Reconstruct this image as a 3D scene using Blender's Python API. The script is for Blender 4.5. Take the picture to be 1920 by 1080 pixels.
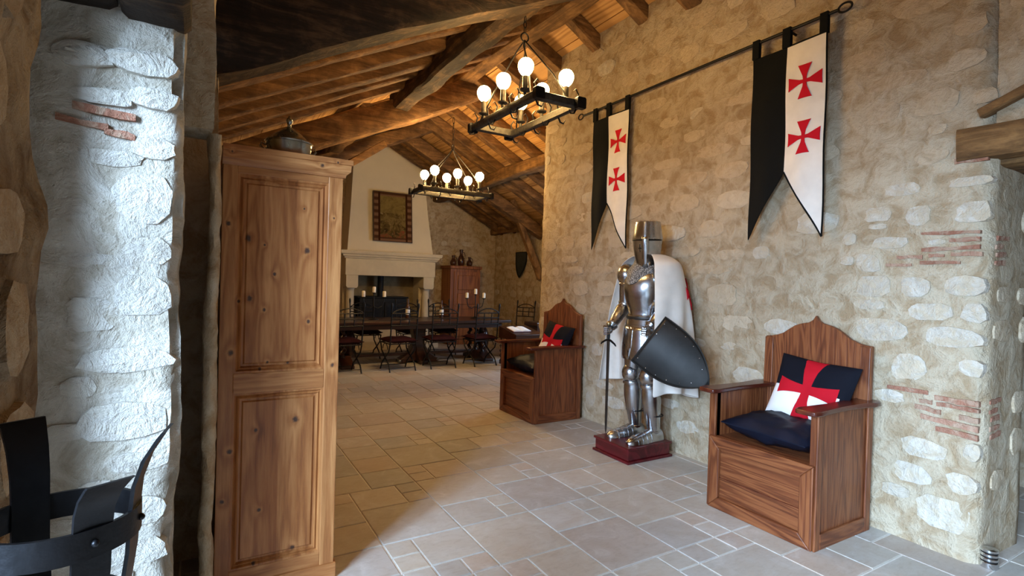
import bpy, math, random
from mathutils import Vector, Matrix, noise

# ------------------------------------------------------------------ clear
for o in list(bpy.data.objects):
    bpy.data.objects.remove(o, do_unlink=True)
sc = bpy.context.scene
COL = sc.collection
rnd = random.Random(7)
PI = math.pi

# ------------------------------------------------------------------ camera
F_PX, YAW, PIT, ROLL, CAM_H = 980.07, 0.5334, 0.0099, 0.0291, 1.3875
cam_d = bpy.data.cameras.new('camera')
cam_d.sensor_width = 36.0
cam_d.sensor_fit = 'HORIZONTAL'
cam_d.lens = F_PX / 1920.0 * 36.0
cam_d.clip_start = 0.02
cam = bpy.data.objects.new('camera', cam_d)
COL.objects.link(cam)
_r = Vector((math.cos(YAW), -math.sin(YAW), 0))
_f0 = Vector((math.sin(YAW), math.cos(YAW), 0))
_z = Vector((0, 0, 1))
_f = _f0 * math.cos(PIT) - _z * math.sin(PIT)
_u = _z * math.cos(PIT) + _f0 * math.sin(PIT)
_R = _r * math.cos(ROLL) + _u * math.sin(ROLL)
_U = _u * math.cos(ROLL) - _r * math.sin(ROLL)
_m = Matrix((_R, _U, -_f)).transposed().to_4x4()
_m.translation = Vector((0, 0, CAM_H))
cam.matrix_world = _m
sc.camera = cam

# ------------------------------------------------------------------ world, daylight, exposure
w = bpy.data.worlds.new('world')
sc.world = w
w.use_nodes = True
w.node_tree.nodes['Background'].inputs[0].default_value = (0.55, 0.72, 1.0, 1)
w.node_tree.nodes['Background'].inputs[1].default_value = 0.6
sc.view_settings.view_transform = 'Standard'
sc.view_settings.look = 'None'
sc.view_settings.exposure = -0.15
sc.view_settings.gamma = 1.0
sc.view_settings.use_curve_mapping = False
sc.cycles.use_denoising = True
sc.cycles.sample_clamp_indirect = 6.0
sc.cycles.max_bounces = 8
sc.cycles.diffuse_bounces = 5

def area_light(name, loc, direction, sx, sy, power, color, spread=180):
    d = bpy.data.lights.new(name, 'AREA')
    d.shape = 'RECTANGLE'
    d.size, d.size_y = sx, sy
    d.energy = power
    d.color = color
    d.spread = math.radians(spread)
    o = bpy.data.objects.new(name, d)
    COL.objects.link(o)
    o.location = loc
    o.rotation_euler = Vector(direction).to_track_quat('-Z', 'Z').to_euler()
    return o
DAY = (0.52, 0.73, 1.0)
# daylight entering by the tall window in the thick left wall and by the dining-room window
area_light('daylight_left', (-5.8, -2.1, 2.9), (7.8, 4.4, -2.4), 4.2, 3.2, 3300, DAY)
area_light('daylight_left_fill', (-3.2, -0.1, 2.75), (1, 0.22, -0.36), 2.4, 2.4, 1000, DAY)  # added fill lamp outside an unseen opening, brightens the right side
area_light('daylight_dining_window', (5.86, 6.55, 1.45), (-1, 0.10, -0.25), 0.9, 1.3, 62, DAY)
BULB_STRENGTH = 122.0

# ------------------------------------------------------------------ materials
MATS = {}
class NT:
    def __init__(s, name):
        m = bpy.data.materials.new(name)
        m.use_nodes = True
        s.m = m
        s.t = m.node_tree
        s.b = s.t.nodes['Principled BSDF']
        s.o = s.t.nodes['Material Output']
        MATS[name] = m
    def n(s, typ, **kw):
        nd = s.t.nodes.new(typ)
        for k, v in kw.items():
            if k == 'ins':
                for i, val in v.items():
                    if isinstance(val, bpy.types.NodeSocket):
                        s.t.links.new(val, nd.inputs[i])
                    else:
                        nd.inputs[i].default_value = val
            else:
                setattr(nd, k, v)
        return nd
    def lk(s, a, b):
        s.t.links.new(a, b)
    def coord(s, scale=(1, 1, 1), rot=(0, 0, 0), kind='Object'):
        c = s.n('ShaderNodeTexCoord')
        mp = s.n('ShaderNodeMapping', ins={0: c.outputs[kind], 2: rot, 3: scale})
        return mp.outputs[0]
    def noise(s, vec, scale, detail=4, rough=0.55, dist=0.0):
        return s.n('ShaderNodeTexNoise', ins={'Vector': vec, 'Scale': scale, 'Detail': detail, 'Roughness': rough, 'Distortion': dist}).outputs['Fac']
    def ramp(s, fac, stops):
        r = s.n('ShaderNodeValToRGB', ins={0: fac})
        el = r.color_ramp.elements
        while len(el) < len(stops):
            el.new(0.5)
        for e, (p, c) in zip(el, stops):
            e.position = p
            e.color = (c[0], c[1], c[2], 1) if len(c) == 3 else c
        return r.outputs[0]
    def mix(s, fac, a, b, mode='MIX'):
        m = s.n('ShaderNodeMix', data_type='RGBA', blend_type=mode)
        for i, val in ((0, fac), (6, a), (7, b)):
            if isinstance(val, bpy.types.NodeSocket):
                s.lk(val, m.inputs[i])
            else:
                if i and len(val) == 3:
                    val = (*val, 1)
                m.inputs[i].default_value = val
        return m.outputs[2]
    def math(s, op, a, b=0.0, c=0.0, clamp=False):
        m = s.n('ShaderNodeMath', operation=op, use_clamp=clamp)
        for i, val in enumerate((a, b, c)):
            if isinstance(val, bpy.types.NodeSocket):
                s.lk(val, m.inputs[i])
            else:
                m.inputs[i].default_value = val
        return m.outputs[0]
    def bump(s, h, strength=0.5, dist=0.01):
        b = s.n('ShaderNodeBump', ins={'Strength': strength, 'Distance': dist, 'Height': h})
        s.lk(b.outputs[0], s.b.inputs['Normal'])
    def set(s, **kw):
        for k, v in kw.items():
            k = {'color': 'Base Color', 'rough': 'Roughness', 'metal': 'Metallic', 'spec': 'Specular IOR Level'}.get(k, k)
            if isinstance(v, bpy.types.NodeSocket):
                s.lk(v, s.b.inputs[k])
            else:
                if k == 'Base Color' and len(v) == 3:
                    v = (*v, 1)
                s.b.inputs[k].default_value = v
        return s.m

def srgb(r, g, b):
    f = lambda c: (c / 255 / 12.92) if c / 255 <= 0.04045 else ((c / 255 + 0.055) / 1.055) ** 2.4
    return (f(r), f(g), f(b))

def mat_plaster_wall(name, c_lo, c_hi, c_spot, bump=0.7, sc_=1.0):
    t = NT(name)
    v = t.coord()
    a = t.noise(v, 1.6 * sc_, 3, 0.6)
    b = t.noise(v, 9 * sc_, 6, 0.65, 0.6)
    c = t.noise(v, 60 * sc_, 5, 0.7)
    base = t.ramp(a, [(0.3, c_lo), (0.7, c_hi)])
    base = t.mix(t.ramp(b, [(0.38, (0, 0, 0)), (0.58, (1, 1, 1))]), t.mix(0.72, base, c_spot, 'MULTIPLY'), base)
    base = t.mix(t.ramp(c, [(0.3, (0.75,) * 3), (0.6, (1.0,) * 3)]), t.mix(0.35, base, (0.35, 0.28, 0.2), 'MULTIPLY'), base)
    h = t.math('ADD', t.math('MULTIPLY', b, 1.6), t.math('MULTIPLY', c, 0.55))
    t.bump(h, bump, 0.03)
    return t.set(color=base, rough=0.92, spec=0.15)

def mat_stone(name, c1, c2, c3, smear=None, amount=0.8):
    t = NT(name)
    v = t.coord()
    oi = t.n('ShaderNodeObjectInfo')
    geo = t.n('ShaderNodeNewGeometry')
    rndv = t.math('FRACT', t.math('ADD', oi.outputs['Random'], geo.outputs['Random Per Island']))
    a = t.noise(v, 14, 6, 0.7, 0.8)
    b = t.noise(v, 45, 5, 0.7)
    base = t.ramp(rndv, [(0.0, c1), (0.55, c2), (1.0, c3)])
    base = t.mix(t.ramp(a, [(0.36, (0.9,) * 3), (0.56, (0.0,) * 3)]), base, t.mix(0.55, base, (0.55, 0.47, 0.38), 'MULTIPLY'))
    vo = t.n('ShaderNodeTexVoronoi', ins={'Vector': v, 'Scale': 30.0}).outputs['Distance']
    base = t.mix(t.ramp(t.math('ADD', vo, t.math('MULTIPLY', a, 0.5)), [(0.22, (0.5,) * 3), (0.30, (0,) * 3)]), base, (0.16, 0.12, 0.09))
    if smear:
        sm = t.noise(v, 11, 6, 0.7, 1.2)
        base = t.mix(t.ramp(sm, [(0.42, (amount,) * 3), (0.56, (0.12,) * 3)]), base, smear)
    h = t.math('ADD', t.math('MULTIPLY', a, 2.2), b)
    t.bump(h, 0.75, 0.02)
    return t.set(color=base, rough=0.95, spec=0.1)

def mat_wood(name, stops, axis='X', scale=1.0, rough=0.55, bump=0.3, knots=None, knot_axes=(0, 2), spec=0.3, ring=7.0, kind='Object', planks=0.0, ring_w=0.30):
    t = NT(name)
    st = {'X': (0.07, 1, 1), 'Y': (1, 0.07, 1), 'Z': (1, 1, 0.07)}[axis]
    c = t.n('ShaderNodeTexCoord')
    vec = c.outputs[kind]
    kd = None
    if knots:
        sep = t.n('ShaderNodeSeparateXYZ', ins={0: vec})
        for (kx, kz, kr) in knots:
            dx = t.math('DIVIDE', t.math('SUBTRACT', sep.outputs[knot_axes[0]], kx), kr)
            dz = t.math('DIVIDE', t.math('SUBTRACT', sep.outputs[knot_axes[1]], kz), kr * 1.15)
            d = t.math('SQRT', t.math('ADD', t.math('MULTIPLY', dx, dx), t.math('MULTIPLY', dz, dz)))
            kd = d if kd is None else t.math('MINIMUM', kd, d)
        kd = t.math('ADD', kd, t.math('MULTIPLY', t.math('SUBTRACT', t.noise(vec, 70, 3, 0.6), 0.5), 0.9))
    mp = t.n('ShaderNodeMapping', ins={0: vec, 3: tuple(x * scale for x in st)})
    v = mp.outputs[0]
    big = t.noise(v, 3.0, 3, 0.5, 0.6)
    if kd is not None:
        big = t.math('ADD', big, t.math('MULTIPLY', t.math('DIVIDE', 1.0, t.math('ADD', t.math('MAXIMUM', kd, 0.0), 1.0)), 0.30))
    rings = t.math('SINE', t.math('MULTIPLY', big, ring * 10))
    fine = t.noise(v, 40, 4, 0.7)
    mid = t.noise(v, 11, 4, 0.6, 0.3)
    fac = t.math('ADD', t.math('MULTIPLY', t.math('MULTIPLY_ADD', rings, 0.5, 0.5), ring_w), t.math('ADD', t.math('MULTIPLY', fine, 0.35), t.math('MULTIPLY', mid, 0.45)))
    col = t.ramp(fac, stops)
    if planks:
        sp = t.n('ShaderNodeSeparateXYZ', ins={0: vec})
        idx = t.math('FLOOR', t.math('DIVIDE', t.math('SUBTRACT', sp.outputs[0], 0.115), planks))
        idz = t.math('MULTIPLY', t.math('GREATER_THAN', sp.outputs[2], 0.93), 7.0)
        wn_ = t.n('ShaderNodeTexWhiteNoise', noise_dimensions='1D', ins={'W': t.math('ADD', idx, idz)}).outputs[0]
        col = t.mix(1.0, col, t.ramp(wn_, [(0.0, (0.72, 0.58, 0.48)), (0.35, (0.92, 0.84, 0.78)), (1.0, (1.04, 1.02, 1.0))]), 'MULTIPLY')
    if kd is not None:
        col = t.mix(t.ramp(kd, [(0.40, (1, 1, 1)), (0.95, (0, 0, 0))]), col, (0.06, 0.028, 0.018))
    t.bump(t.math('ADD', fac, t.math('MULTIPLY', fine, 0.6)), bump, 0.008)
    return t.set(color=col, rough=rough, spec=spec)

def mat_old_beam(name, c_dark, c_mid, c_hi, axis='X', rough=0.8):
    t = NT(name)
    st = {'X': (0.12, 1, 1), 'Y': (1, 0.12, 1), 'Z': (1, 1, 0.12)}[axis]
    v = t.coord(st)
    v2 = t.coord()
    a = t.noise(v, 14, 6, 0.7, 0.8)
    b = t.noise(v2, 5, 5, 0.65, 0.5)
    f = t.math('ADD', t.math('MULTIPLY', a, 0.6), t.math('MULTIPLY', b, 0.4))
    col = t.ramp(f, [(0.33, c_dark), (0.5, c_mid), (0.66, c_hi)])
    t.bump(t.math('ADD', a, t.math('MULTIPLY', b, 0.8)), 0.75, 0.02)
    return t.set(color=col, rough=rough, spec=0.25)

def mat_plain(name, color, rough=0.6, metal=0.0, spec=0.4, noise_amt=0.0, nscale=20, bump=0.0):
    t = NT(name)
    if noise_amt or bump:
        v = t.coord()
        a = t.noise(v, nscale, 4, 0.6)
        lo = tuple(max(0, c * (1 - noise_amt)) for c in color)
        hi = tuple(min(1, c * (1 + noise_amt)) for c in color)
        t.set(color=t.ramp(a, [(0.3, lo), (0.7, hi)]))
        if bump:
            t.bump(a, bump, 0.01)
    else:
        t.set(color=color)
    return t.set(rough=rough, metal=metal, spec=spec)

def mat_tile(name):
    t = NT(name)
    oi = t.n('ShaderNodeObjectInfo')
    geo = t.n('ShaderNodeNewGeometry')
    pos = geo.outputs['Position']
    r = t.math('FRACT', t.math('ADD', oi.outputs['Random'], geo.outputs['Random Per Island']))
    off = t.n('ShaderNodeCombineXYZ', ins={0: t.math('MULTIPLY', r, 37.0), 1: t.math('MULTIPLY', r, 91.0), 2: 0.0})
    pv = t.n('ShaderNodeVectorMath', operation='ADD', ins={0: pos, 1: off.outputs[0]}).outputs[0]
    a = t.noise(pv, 5.0, 6, 0.65, 0.9)
    st = t.n('ShaderNodeMapping', ins={0: pv, 3: (1.0, 2.6, 1.0)}).outputs[0]
    b = t.noise(st, 16, 6, 0.75, 0.5)
    c = t.noise(pv, 110, 3, 0.7)
    base = t.ramp(r, [(0.0, srgb(182, 180, 175)), (0.35, srgb(188, 181, 170)), (0.65, srgb(172, 172, 170)), (0.85, srgb(186, 174, 163)), (1.0, srgb(194, 191, 185))])
    base = t.mix(t.ramp(a, [(0.40, (1,) * 3), (0.62, (0,) * 3)]), base, t.mix(0.6, base, (0.86, 0.78, 0.70), 'MULTIPLY'))
    base = t.mix(t.ramp(b, [(0.30, (0.8,) * 3), (0.52, (0,) * 3)]), base, t.mix(0.6, base, (0.70, 0.64, 0.60), 'MULTIPLY'))
    base = t.mix(t.ramp(a, [(0.58, (0,) * 3), (0.74, (0.55,) * 3)]), base, srgb(206, 202, 196))
    t.bump(t.math('ADD', b, t.math('MULTIPLY', c, 0.3)), 0.16, 0.006)
    return t.set(color=base, rough=t.math('MULTIPLY_ADD', b, 0.25, 0.38), spec=0.35)

def mat_cloth(name, color, rough=0.9, amt=0.12, weave=900):
    t = NT(name)
    v = t.coord()
    a = t.noise(v, 9, 3, 0.5)
    b = t.noise(v, weave, 1, 0.5)
    lo = tuple(c * (1 - amt) for c in color)
    t.bump(t.math('ADD', t.math('MULTIPLY', a, 2.0), t.math('MULTIPLY', b, 0.12)), 0.25, 0.01)
    t.set(color=t.ramp(a, [(0.3, lo), (0.7, color)]))
    t.b.inputs['Sheen Weight'].default_value = 0.1 if sum(color) > 1 else 0.0
    return t.set(rough=rough, spec=0.15)

def mat_cross_pillow(name):
    # printed fabric: black above, white below, red cross pattee in the middle (local x right, y up, half size 1)
    t = NT(name)
    c = t.n('ShaderNodeTexCoord')
    sep = t.n('ShaderNodeSeparateXYZ', ins={0: c.outputs['Object']})
    x, y = sep.outputs[0], sep.outputs[1]
    x = t.math('DIVIDE', x, 0.225)
    y = t.math('DIVIDE', y, 0.20)
    y = t.math('ADD', y, 0.02)
    ax, ay = t.math('ABSOLUTE', x), t.math('ABSOLUTE', y)
    wv = t.math('MULTIPLY_ADD', t.math('MULTIPLY', y, y), 0.20, 0.12)
    wh = t.math('MULTIPLY_ADD', t.math('MULTIPLY', x, x), 0.22, 0.13)
    arm_v = t.math('MULTIPLY', t.math('LESS_THAN', ax, wv), t.math('LESS_THAN', ay, 0.97))
    arm_h = t.math('MULTIPLY', t.math('LESS_THAN', ay, wh), t.math('LESS_THAN', ax, 0.80))
    cross = t.math('MAXIMUM', arm_v, arm_h)
    top = t.math('GREATER_THAN', y, 0.0)
    right = t.math('GREATER_THAN', x, 0.86)
    dark = t.math('MAXIMUM', top, t.math('MULTIPLY', right, 1.0))
    base = t.mix(dark, srgb(226, 222, 220), srgb(14, 15, 24))
    base = t.mix(cross, base, srgb(178, 18, 34))
    nz = t.noise(c.outputs['Object'], 14, 3, 0.5)
    t.bump(nz, 0.25, 0.01)
    return t.set(color=base, rough=0.85, spec=0.15)

def mat_tapestry(name):
    t = NT(name)
    c = t.n('ShaderNodeTexCoord')
    sep = t.n('ShaderNodeSeparateXYZ', ins={0: c.outputs['Object']})
    x, z = t.math('DIVIDE', sep.outputs[0], 0.39), t.math('DIVIDE', sep.outputs[2], 0.49)
    v = t.coord((1, 1, 1))
    a = t.noise(v, 7, 6, 0.7, 0.8)
    b = t.noise(v, 24, 5, 0.7, 0.5)
    base = t.ramp(a, [(0.30, srgb(40, 30, 18)), (0.45, srgb(92, 74, 38)), (0.58, srgb(128, 108, 62)), (0.72, srgb(74, 58, 34))])
    base = t.mix(t.ramp(b, [(0.6, (0,) * 3), (0.7, (0.7,) * 3)]), base, srgb(186, 164, 120))
    low = t.math('LESS_THAN', z, -0.55)
    base = t.mix(t.math('MULTIPLY', low, t.ramp(a, [(0.45, (0,) * 3), (0.6, (1,) * 3)])), base, srgb(132, 58, 40))
    up = t.math('GREATER_THAN', z, 0.15)
    base = t.mix(t.math('MULTIPLY', up, 0.45), base, srgb(142, 122, 66))
    ax = t.math('ABSOLUTE', x)
    border = t.math('GREATER_THAN', t.math('MAXIMUM', ax, t.math('MULTIPLY', t.math('ABSOLUTE', z), 0.84)), 0.72)
    rep = t.math('SINE', t.math('MULTIPLY', z, 24.0))
    bcol = t.ramp(t.math('MULTIPLY_ADD', rep, 0.5, 0.5), [(0.2, srgb(78, 50, 32)), (0.8, srgb(124, 92, 66))])
    base = t.mix(border, base, bcol)
    line = t.math('LESS_THAN', t.math('ABSOLUTE', t.math('SUBTRACT', ax, 0.72)), 0.05)
    base = t.mix(line, base, srgb(58, 32, 14))
    return t.set(color=base, rough=0.95, spec=0.1)

def mat_emit(name, color, strength):
    t = NT(name)
    t.set(color=(1, 1, 1), rough=0.3)
    t.b.inputs['Emission Color'].default_value = (*color, 1)
    t.b.inputs['Emission Strength'].default_value = strength
    return t.m

def mat_mail(name):
    t = NT(name)
    v = t.coord()
    vo = t.n('ShaderNodeTexVoronoi', ins={'Vector': v, 'Scale': 110.0}).outputs['Distance']
    t.set(color=t.ramp(vo, [(0.15, (0.5, 0.5, 0.5)), (0.6, (0.10, 0.10, 0.10))]), rough=0.5, metal=0.5)
    t.bump(vo, 1.0, 0.006)
    return t.m

def mat_steel(name, c=(0.52, 0.53, 0.55), rough=0.2, dirt=0.35):
    t = NT(name)
    v = t.coord()
    a = t.noise(v, 7, 5, 0.65, 0.4)
    b = t.noise(v, 60, 4, 0.6)
    d = tuple(x * (1 - dirt) for x in c)
    t.set(color=t.ramp(a, [(0.3, d), (0.65, c)]), rough=t.math('MULTIPLY_ADD', a, 0.22, rough - 0.06), metal=1.0)
    t.bump(t.math('ADD', a, t.math('MULTIPLY', b, 0.2)), 0.05, 0.01)
    return t.m

M_WALL = mat_plaster_wall('lime_mortar', srgb(190, 173, 147), srgb(208, 193, 168), srgb(206, 186, 160), 0.9)
M_WALL_L = mat_plaster_wall('lime_mortar_left', srgb(188, 182, 170), srgb(203, 198, 188), srgb(202, 194, 180), 0.75)
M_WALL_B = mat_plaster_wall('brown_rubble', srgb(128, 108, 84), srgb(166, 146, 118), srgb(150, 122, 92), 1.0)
M_STONE = mat_stone('pale_limestone', srgb(212, 205, 192), srgb(218, 211, 198), srgb(200, 190, 174), srgb(204, 188, 163), 0.95)
M_STONE_T = mat_stone('tan_limestone', srgb(208, 190, 162), srgb(194, 172, 142), srgb(216, 202, 178), srgb(205, 188, 163))
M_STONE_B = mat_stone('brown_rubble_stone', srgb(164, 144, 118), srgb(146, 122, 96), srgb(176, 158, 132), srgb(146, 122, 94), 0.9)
M_STONE_J = mat_stone('jamb_limestone', srgb(198, 194, 186), srgb(206, 202, 194), srgb(188, 182, 172), srgb(196, 190, 178), 1.0)
M_BRICK = mat_stone('old_brick', srgb(170, 114, 92), srgb(156, 98, 78), srgb(182, 134, 112), srgb(196, 178, 154), 0.55)
M_TILE = mat_tile('stoneware_tile')
M_GROUT = mat_plain('pale_grout', srgb(222, 218, 210), 0.9, noise_amt=0.1, nscale=30)
M_BEAM = mat_old_beam('old_oak_beam', srgb(52, 36, 22), srgb(104, 74, 44), srgb(150, 112, 70))
M_BEAM_Y = mat_old_beam('old_oak_beam_length', srgb(52, 36, 22), srgb(108, 78, 46), srgb(156, 118, 74), 'Y')
M_BEAM_Z = mat_old_beam('old_oak_post', srgb(70, 48, 28), srgb(124, 90, 54), srgb(168, 130, 84), 'Z')
M_BEAM_BLK = mat_old_beam('dark_and_shaded_oak', srgb(18, 13, 9), srgb(44, 32, 22), srgb(98, 73, 48))  # near beam's unlit face put into this darker oak; lintels share it
M_BEAM_BLK_Y = mat_old_beam('shade_toned_oak_length', srgb(24, 17, 11), srgb(60, 44, 29), srgb(120, 90, 56), 'Y')  # shade on the purlin put into its darker oak colour
M_BOARD = mat_wood('roof_board_pine', [(0.3, srgb(140, 98, 54)), (0.5, srgb(174, 128, 74)), (0.75, srgb(196, 150, 92))], 'Y', 1.0, 0.7, 0.2)
KN = [(0.161, 1.545, .016), (0.398, 1.505, .017), (0.266, 1.395, .010), (0.171, 1.288, .014), (0.229, 1.24, .009), (0.41, 1.186, .010), (0.084, 1.601, .011), (0.129, 1.276, .008), (0.382, 1.691, .006), (0.225, 1.52, .006), (0.509, 1.659, .006), (0.513, 1.907, .006), (0.447, 1.886, .011), (0.217, 0.984, .009), (0.246, 1.011, .007), (0.329, 1.004, .008), (0.366, 0.749, .016), (0.207, 0.719, .009), (0.226, 0.37, .010), (0.366, 0.172, .014), (0.21, 0.143, .010), (0.104, 1.059, .013), (0.109, 0.644, .013), (0.085, 0.434, .012), (0.518, 0.986, .010), (0.092, 1.895, .006)]
PINE = [(0.24, srgb(112, 64, 32)), (0.42, srgb(154, 98, 54)), (0.66, srgb(186, 131, 80))]
M_PINE = mat_wood('knotty_pine', PINE, 'Z', 2.4, 0.42, 0.18, KN, spec=0.4, ring=4.5, ring_w=.16)
M_PINE_P = mat_wood('knotty_pine_panel', PINE, 'Z', 2.4, 0.42, 0.18, KN, spec=0.4, ring=4.5, planks=0.092, ring_w=.16)
M_PINE_X = mat_wood('pine_rail', PINE, 'X', 2.4, 0.42, 0.18, KN, spec=0.4, ring=4.5, ring_w=.16)
M_PINE_FAR = mat_wood('red_pine', [(0.25, srgb(98, 54, 24)), (0.5, srgb(134, 80, 38)), (0.78, srgb(160, 102, 54))], 'Z', 1.2, 0.45, 0.15)
OAK = [(0.25, srgb(70, 34, 18)), (0.5, srgb(108, 58, 32)), (0.78, srgb(134, 80, 46))]
M_OAK_Z = mat_wood('throne_oak_upright', OAK, 'Z', 3.0, 0.42, 0.2, spec=0.4)
M_OAK_Y = mat_wood('throne_oak_across', OAK, 'Y', 3.0, 0.42, 0.2, spec=0.4)
M_OAK_X = mat_wood('throne_oak_deep', OAK, 'X', 3.0, 0.38, 0.2, spec=0.4)
M_OAK_D = mat_wood('throne_arm_varnish', [(0.25, srgb(48, 18, 12)), (0.5, srgb(80, 34, 22)), (0.8, srgb(104, 50, 32))], 'X', 1.0, 0.25, 0.1, spec=0.5)
M_TABLE = mat_wood('dark_walnut', [(0.25, srgb(26, 14, 10)), (0.5, srgb(48, 26, 18)), (0.8, srgb(70, 40, 26))], 'X', 1.0, 0.3, 0.1, spec=0.5)
M_MAHOG = mat_wood('red_mahogany', [(0.25, srgb(50, 8, 12)), (0.5, srgb(78, 14, 20)), (0.8, srgb(98, 22, 28))], 'Y', 1.0, 0.28, 0.08, spec=0.5)
M_IRON = mat_plain('black_iron', srgb(24, 24, 27), 0.42, 0.7, 0.5, 0.3, 30, 0.15)
M_IRON_F = mat_plain('wrought_iron_matt', srgb(18, 18, 20), 0.5, 0.3, 0.4, 0.3, 30, 0.15)
M_CHAND = mat_plain('grey_wrought_iron', srgb(70, 66, 60), 0.5, 0.6, 0.5, 0.4, 40, 0.3)
M_STEEL = mat_steel('polished_steel')
M_SHIELD = mat_plain('blackened_steel', srgb(42, 41, 40), 0.48, 0.5, 0.4, 0.35, 6, 0.05)
M_STEEL_D = mat_steel('dark_steel', (0.13, 0.13, 0.13), 0.42, 0.4)
M_PEWTER = mat_steel('pewter', (0.34, 0.35, 0.34), 0.24, 0.3)
M_CHROME = mat_steel('chrome', (0.7, 0.72, 0.74), 0.14, 0.1)
M_BRASS = mat_steel('brass', (0.62, 0.47, 0.24), 0.25, 0.3)
M_GOLD = mat_steel('aged_brass_edge', (0.45, 0.34, 0.18), 0.35, 0.4)
M_MAIL = mat_mail('chain_mail')
M_WHITE = mat_cloth('white_cloth', srgb(232, 226, 218))
M_BLACK = mat_cloth('black_cloth', srgb(16, 17, 17))
M_RED = mat_cloth('red_cloth', srgb(196, 24, 40))
M_NAVY = mat_cloth('navy_satin', srgb(20, 24, 38), 0.5, 0.4)
M_DRED = mat_cloth('dark_red_cushion', srgb(46, 12, 16), 0.85, 0.3)
M_PILLOW = mat_cross_pillow('cross_print')
M_LIME = mat_plain('pale_dressed_stone', srgb(206, 194, 170), 0.85, 0, 0.2, 0.06, 6, 0.1)
M_HOOD = mat_plain('cream_plaster', srgb(224, 212, 188), 0.9, 0, 0.15, 0.03, 3, 0.05)
M_SOOT = mat_plain('soot_wall', srgb(124, 110, 86), 0.95, 0, 0.1, 0.3, 4, 0.1)
M_TAP = mat_tapestry('tapestry_print')
M_CASTIRON = mat_plain('cast_iron', srgb(20, 20, 22), 0.6, 0.4, 0.4, 0.2, 10)
M_WAX = mat_plain('ivory_wax', srgb(236, 226, 206), 0.5, 0, 0.4)
M_PAPER = mat_plain('book_paper', srgb(232, 230, 226), 0.7)
M_BURG = mat_plain('burgundy_leather', srgb(84, 14, 34), 0.5)
M_CERAM = mat_plain('brown_glazed_clay', srgb(70, 40, 24), 0.3, 0, 0.5, 0.4, 12)
M_GREENSH = mat_plain('dark_green_enamel', srgb(34, 42, 40), 0.4, 0.2, 0.5, 0.3, 8)
M_BULB = mat_emit('lit_bulb', (1.0, 0.62, 0.22), BULB_STRENGTH)
M_BULB_F = mat_emit('lit_bulb_far', (1.0, 0.64, 0.25), BULB_STRENGTH * 2.1)
M_GLASS = mat_plain('window_pane', (0.8, 0.9, 1.0), 0.05)
M_MOSS = mat_plain('dry_moss', srgb(96, 88, 44), 0.95, 0, 0.1, 0.4, 60, 0.5)

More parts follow.
